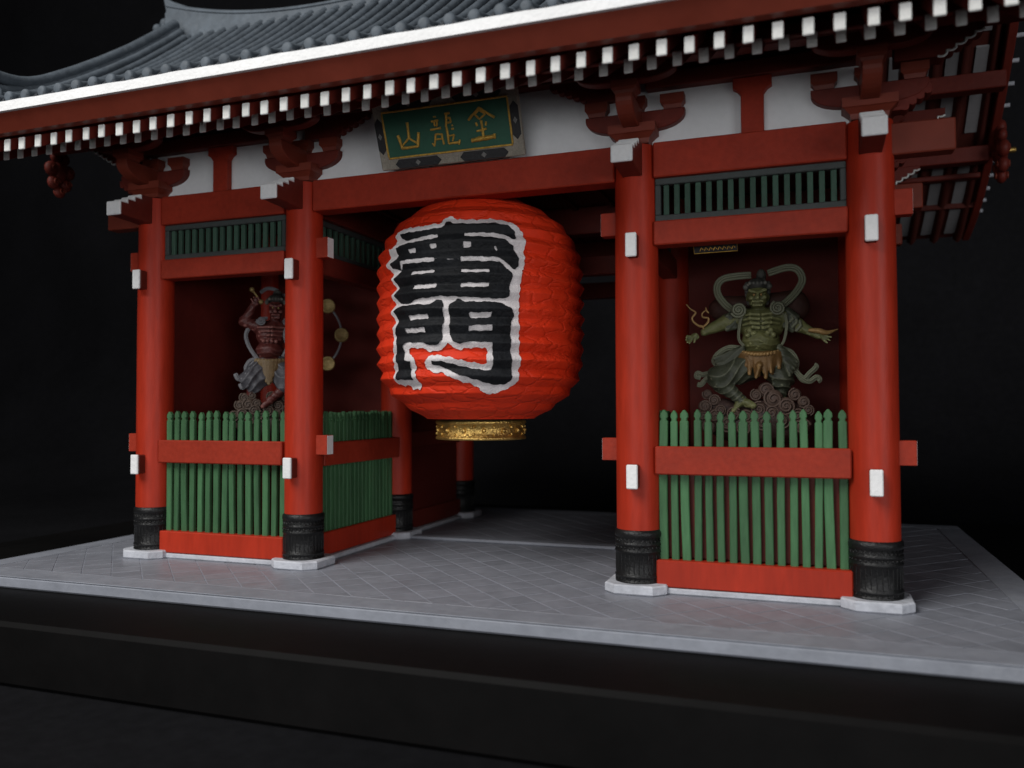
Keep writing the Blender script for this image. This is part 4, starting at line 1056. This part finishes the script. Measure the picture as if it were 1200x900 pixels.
# draped skirts over the hips and sleeves at the upper arms
dk = []
for k in range(8):
    t = k/7
    dk.append(('c', q(345-6*t, 508+18*t, -52), q(208+34*t, 568+46*t+(9 if k % 2 else -6), -52-16*t), 13, 9))
    dk.append(('c', q(520+6*t, 508+18*t, -52), q(600-34*t, 590+52*t+(9 if k % 2 else -6), -52-16*t), 13, 9))
sdf_part('hip_drape', blend(dk, 6, 1.5, 0.2), q(170, 690, -120), q(640, 470, 10), 3.8, 'wind_cloth', st)
sl_ = []
for k in range(5):
    t = k/4
    sl_.append(('c', q(322-46*t, 330+20*t, -24-8*t), q(312-40*t, 402+10*t, -24-8*t), 19, 13)); sl_.append(('c', q(560+40*t, 330+34*t, -24-6*t), q(548+34*t, 402+26*t, -24-6*t), 19, 13))
sdf_part('sleeves', blend(sl_, 6, 1.5, 0.2), q(220, 450, -100), q(660, 280, 40), 3.8, 'wind_cloth', st)
# hip cloths with curled ends
hp = MB()
for dd, P in ((-30, [(345, 512), (280, 505), (225, 535), (205, 575), (235, 600)]), (-38, [(345, 522), (295, 530), (255, 560), (240, 590), (200, 625), (150, 640), (125, 632), (118, 648), (140, 655)]),
          (-40, [(240, 590), (205, 640), (165, 665), (140, 690), (122, 688)]), (-30, [(520, 512), (575, 535), (600, 580), (598, 625), (625, 670), (655, 680)]),
          (-40, [(520, 525), (560, 560), (590, 620), (630, 665), (660, 640), (690, 610), (680, 600)]), (-42, [(610, 650), (655, 680), (690, 660), (705, 672), (695, 680)])):
    ribbon(hp, [q(x, y, dd) for x, y in P], 17, 6, 3)
hp.build('hip_cloth', 'wind_cloth', st)
# scarf looping round the head
sf = MB()
ribbon(sf, [q(300, 318, -30), q(262, 285, -10), (q(228, 235, 10)), q(222, 185, 20), q(250, 150, 25), q(310, 138, 30), q(390, 135, 30)], 24, 8, 3)
ribbon(sf, [q(520, 315, -30), q(570, 272, -10), q(612, 222, 10), q(634, 170, 20), q(612, 120, 25), q(560, 106, 30), q(470, 130, 30)], 24, 8, 3)
ribbon(sf, [q(345, 345, -55), q(332, 400, -60), q(328, 465, -62), q(352, 502, -70)], 9, 6, 2)
ribbon(sf, [q(548, 345, -55), q(556, 400, -60), q(545, 470, -62), q(530, 502, -70)], 9, 6, 2)
scroll(sf, q(328, 322, -70), 38, 2.4, 6.5); scroll(sf, q(515, 318, -70), 36, 2.4, 6.5)
for k in range(3):
    t = k/2; sf.tube([Vector(q(575+t*42, 372+t*36-26, -34))*UV, Vector(q(575+t*34+12, 372+t*36, -48))*UV, Vector(q(575+t*42-18, 372+t*36+24, -34))*UV], 9*UV, 7)
sf.build('scarf', 'wind_cloth', st)
# wind sack behind the arms
sk = [('e', q(255, 300, 55), (80, 40, 62)), ('e', q(600, 300, 55), (70, 40, 75)), ('c', q(255, 280, 60), q(600, 260, 60), 40, 40)]
sdf_part('wind_sack', blend(sk, 20), q(160, 400, 0), q(700, 190, 110), 6, 'wind_sack', st)
# gilt flames at both hands
fl = MB()
for P, w in (([(72, 282), (92, 306), (118, 326), (100, 352), (112, 378), (148, 398), (176, 380), (180, 356), (154, 350), (150, 332), (172, 312)], 6), ([(158, 412), (150, 396), (130, 390)], 5), ([(184, 330), (172, 318), (168, 300)], 5)):
    pp = smooth_path([q(x, y, -52) for x, y in P], 5); n = len(pp)
    fl.tube([p*UV for p in pp], [w*UV*(0.45+0.55*math.sin(math.pi*min(1, (i+1)/n))) for i in range(n)], 7)
fl.build('gilt_flame', 'wind_gold', st); fl = MB()
pp = smooth_path([q(655, 432, -60), q(700, 436, -62), q(740, 446, -60), q(792, 430, -58)], 5)
fl.tube([p*UV for p in pp], [UV*(8+7*math.sin(math.pi*i/(len(pp)-1)))*(1-0.9*(i/(len(pp)-1))**4) for i in range(len(pp))], 8)
fl.build('gilt_blade', 'wind_gold', st)
rocks(st, [(x-425, d, 830-y+Z0, r) for x, y, d, r in ((160, 800, -70, 34), (205, 770, -55, 30), (170, 740, -30, 26), (235, 820, -80, 30), (408, 745, -55, 30), (455, 720, -55, 40), (490, 765, -75, 48), (548, 800, -85, 44),
        (590, 745, -50, 32), (630, 780, -60, 30), (420, 815, -85, 38), (480, 830, -90, 36), (650, 820, -60, 28), (300, 840, -95, 36), (360, 850, -95, 36), (210, 850, -80, 40), (150, 850, -60, 34), (600, 850, -80, 40),
        (530, 870, -90, 40), (440, 880, -95, 44), (270, 890, -90, 44), (180, 900, -70, 40), (350, 910, -95, 40), (620, 900, -80, 40))], 'rock_purple', 3, 0)
rkb = [('e', (0+0, 10, Z0-60), (260, 110, 110)), ('e', (60, 0, Z0-20), (170, 90, 90)), ('e', (-190, 0, Z0+10), (90, 60, 60))]
sdf_part('rock_core', blend(rkb, 25), (-300, -130, -20), (300, 140, Z0+110), 8, 'rock_purple', st)
pd = MB().box(-1.9, 1.9, -1.1, 1.1, -3.29, 0.12, 0.05); pd.build('pedestal', 'dark_red_paint', st)

# ---------------------------------------------------------------- thunder god, left bay
st2 = empty('guardian_statue', (-7.85, 2.4, 3.3), 0.55)
tag(st2, 'red-brown guardian statue raising a gold-knobbed drumstick in left bay', 'statue')
Z1 = (4.46-3.3)/UV
def q(x, y, d=0.0): return (x-345, d, 870-y+Z1)
body = [('e', q(338, 395, 0), (90, 64, 80)), ('e', q(330, 490, -20), (80, 74, 56)), ('e', q(332, 560, 0), (88, 62, 46)), ('c', q(268, 352, 0), q(412, 352, 0), 40, 40),
        ('c', q(350, 330, -8), q(362, 295, -10), 28, 28), ('e', q(366, 240, -22), (42, 48, 58)), ('e', q(366, 278, -36), (32, 34, 24)),
        ('c', q(268, 350, 0), q(182, 318, 5), 37, 31), ('c', q(182, 318, 5), q(238, 222, -20), 32, 19),
        ('c', q(410, 352, 0), q(490, 400, 0), 30, 25), ('c', q(490, 400, 0), q(560, 350, -40), 25, 16),
        ('c', q(300, 590, 0), q(240, 690, -50), 50, 40), ('c', q(240, 690, -50), q(220, 790, -40), 36, 22), ('c', q(380, 590, 0), q(440, 690, -60), 50, 42),
        ('c', q(440, 700, -62), q(340, 790, -90), 34, 22), ('c', q(340, 795, -92), q(300, 825, -110), 22, 14)]
for i, yy in enumerate((350, 374, 398, 422)):
    for s_ in (-1, 1):
        body.append(('c', q(338+s_*8, yy+5, -66), q(338+s_*(72-6*i), yy+6, -42), 8.5, 7, K))
for x in (300, 322, 346, 370): body += [('e', q(x, 440, -66), (12, 12, 12), K)]
body += [('c', q(338, 224, -64), q(362, 232, -72), 8, 8, K), ('c', q(396, 224, -64), q(370, 232, -72), 8, 8, K), ('c', q(366, 238, -72), q(366, 262, -80), 7, 11, K),
         ('c', q(344, 282, -68), q(388, 282, -68), 6, 6, K), ('c', q(348, 298, -64), q(384, 298, -64), 7, 7, K), ('e', q(340, 262, -56), (13, 12, 12), K), ('e', q(392, 262, -56), (13, 12, 12), K)]
body += hand((244, 212), 0.4, 0.9, -30, 0.7); body += hand((568, 342), 0.7, 0.7, -46, 0.6)
body += [('-c', q(350, 240, -80), q(352, 240, -80), 8, 8), ('-c', q(384, 242, -80), q(382, 242, -80), 8, 8), ('-c', q(350, 290, -78), q(382, 290, -78), 5, 5)]
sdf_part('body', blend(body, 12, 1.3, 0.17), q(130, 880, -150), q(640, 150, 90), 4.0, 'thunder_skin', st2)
ey = MB()
for x, y in ((352, 239), (384, 242)): ey.ball(Vector(q(x, y, -72))*UV, 6.5*UV, 8, 6)
ey.build('eyes', 'drum_gold', st2)
hair = [('e', q(368, 185, -10), (52, 54, 34)), ('e', q(372, 148, 5), (26, 26, 26))]
for k in range(7):
    a = math.pi*(k/6); hair.append(('e', q(367-52*math.cos(a), 205-22*math.sin(a), -40), (14, 14, 14), {'k': 5.0}))
for k in range(5): hair.append(('e', q(332+k*17, 186, -54), (10, 10, 10), {'k': 4.0}))
sdf_part('hair', blend(hair, 10), q(290, 240, -100), q(445, 100, 70), 4.0, 'statue_hair', st2)
sf = MB()
ribbon(sf, [q(270, 320, -25), q(220, 345, -10), q(192, 395, 0), q(205, 455, -10), q(240, 515, -30), q(265, 545, -40)], 15, 7, 3)
ribbon(sf, [q(405, 315, -40), q(432, 330, -50), q(418, 400, -55), q(432, 470, -50), q(408, 530, -55)], 13, 7, 3)
ribbon(sf, [q(270, 140, 30), q(310, 112, 35), q(360, 118, 35), q(400, 150, 35), q(440, 150, 35)], 14, 7, 3)
ribbon(sf, [q(255, 330, -48), q(285, 305, -50), q(320, 300, -50)], 12, 6, 3)
scroll(sf, q(285, 318, -60), 26, 2.2, 5); scroll(sf, q(432, 322, -60), 26, 2.2, 5)
sf.build('scarf', 'thunder_cloth', st2)
tr = [('c', q(300, 585, 0), q(225, 665, -50), 66, 64), ('c', q(300, 640, -30), q(250, 705, -60), 60, 46), ('c', q(385, 585, 0), q(440, 680, -60), 66, 62), ('c', q(390, 650, -40), q(420, 710, -70), 55, 46)]
for k in range(7):
    t = k/6; tr.append(('c', q(290-70*t, 560+40*t, -48-30*t), q(255-60*t, 690+12*math.sin(k*2), -66-20*t), 9, 9, {'k': 6.0})); tr.append(('c', q(380+60*t, 570+10*t, -52-10*t), q(390+90*t, 700, -78), 9, 9, {'k': 6.0}))
sdf_part('trousers', blend(tr, 12, 5.0, 0.13), q(130, 790, -170), q(540, 490, 100), 4.2, 'thunder_cloth', st2)
hp = MB()
for dd, P in ((-25, [(262, 545), (220, 555), (196, 595), (205, 640), (190, 680)]), (-36, [(262, 552), (225, 590), (220, 640), (180, 665), (150, 660), (138, 635), (145, 650)]), (-50, [(230, 640), (205, 680), (180, 715), (165, 690)]),
              (-25, [(405, 545), (450, 555), (480, 600), (500, 660), (540, 650)])):
    ribbon(hp, [q(x, y, dd) for x, y in P], 17, 6, 3)
hp.build('hip_cloth', 'thunder_cloth', st2)
lc = []
for k in range(9):
    t = (k-4)/4; lc.append(('c', q(332+t*74, 560-6*abs(t), -70+28*t*t), q(332+t*48, 690-90*abs(t)+(9 if k % 2 else 0), -86+32*t*t), 15, 11))
sdf_part('loincloth', blend(lc, 8), q(220, 740, -140), q(450, 520, 20), 3.8, 'thunder_gold', st2)
rb = MB(); pts = []
for i in range(50):
    t = i/49*2-1; pts.append((332+t*78, 546+12*(1-t*t)+2.5*math.sin(i*1.3), -76+44*t*t))
rb.tube([Vector(q(*p))*UV for p in pts], [(8+1.5*math.sin(i*1.3))*UV for i in range(50)], 8); rb.build('rope_belt', 'thunder_gold', st2)
ds = MB(); a, b_ = Vector(q(230, 132, -48)), Vector(q(282, 204, -48))
ds.tube([a*UV, b_*UV], 6*UV, 8)
for p in (a, b_): ds.ball(p*UV, 15*UV, 12, 8)
ds.build('drumstick', 'drum_gold', st2)
dr = MB(); c0 = (520, 385); R0 = 232; pts = []
for i in range(25):
    an = math.radians(-70+150*i/24); pts.append(Vector(q(c0[0]+R0*math.cos(an), c0[1]-R0*math.sin(an), 90))*UV)
pts.append(Vector(q(430, 380, 40))*UV); dr.tube(pts, 7*UV, 8); dr.build('drum_ring', 'thunder_cloth', st2)
for an in (-50, 0, 50, 95):
    a_ = math.radians(an); c_ = Vector(q(c0[0]+R0*math.cos(a_), c0[1]-R0*math.sin(a_), 78))*UV
    dm = MB(); V = []; F = []; nn = 20
    pr = [(0.001, -22), (34, -22), (36, -26), (41, -26), (45, -12), (45, 12), (40, 22)]
    for r, d in pr:
        for k in range(nn): V.append((c_.x+r*UV*math.cos(6.2832*k/nn), c_.y+d*UV, c_.z+r*UV*math.sin(6.2832*k/nn)))
    for i in range(len(pr)-1):
        for k in range(nn): F.append([i*nn+k, (i+1)*nn+k, (i+1)*nn+(k+1) % nn, i*nn+(k+1) % nn])
    dm.add(V, F, True).build('drum', 'drum_gold', st2)
rocks(st2, [(x-345, d, 870-y+Z1, r) for x, y, d, r in ((190, 775, -60, 30), (235, 760, -70, 26), (165, 820, -60, 32), (215, 815, -90, 34), (265, 810, -85, 28), (250, 850, -95, 34), (345, 770, -60, 34), (385, 820, -80, 34),
        (330, 850, -95, 34), (180, 870, -80, 36), (130, 880, -50, 32), (430, 780, -60, 34), (440, 850, -80, 36), (380, 880, -95, 36), (290, 890, -95, 38), (220, 910, -80, 38), (480, 870, -60, 36))], 'rock_brown', 4, 0)
rkb = [('e', (0, 10, Z1-50), (220, 100, 100)), ('e', (60, 0, Z1+20), (110, 70, 80)), ('e', (-130, 0, Z1+20), (80, 60, 80))]
sdf_part('rock_core', blend(rkb, 25), (-260, -130, -20), (260, 140, Z1+130), 8, 'rock_brown', st2)
MB().box(-1.6, 1.6, -1.0, 1.0, -3.29, 0.12, 0.05).build('pedestal', 'dark_red_paint', st2)
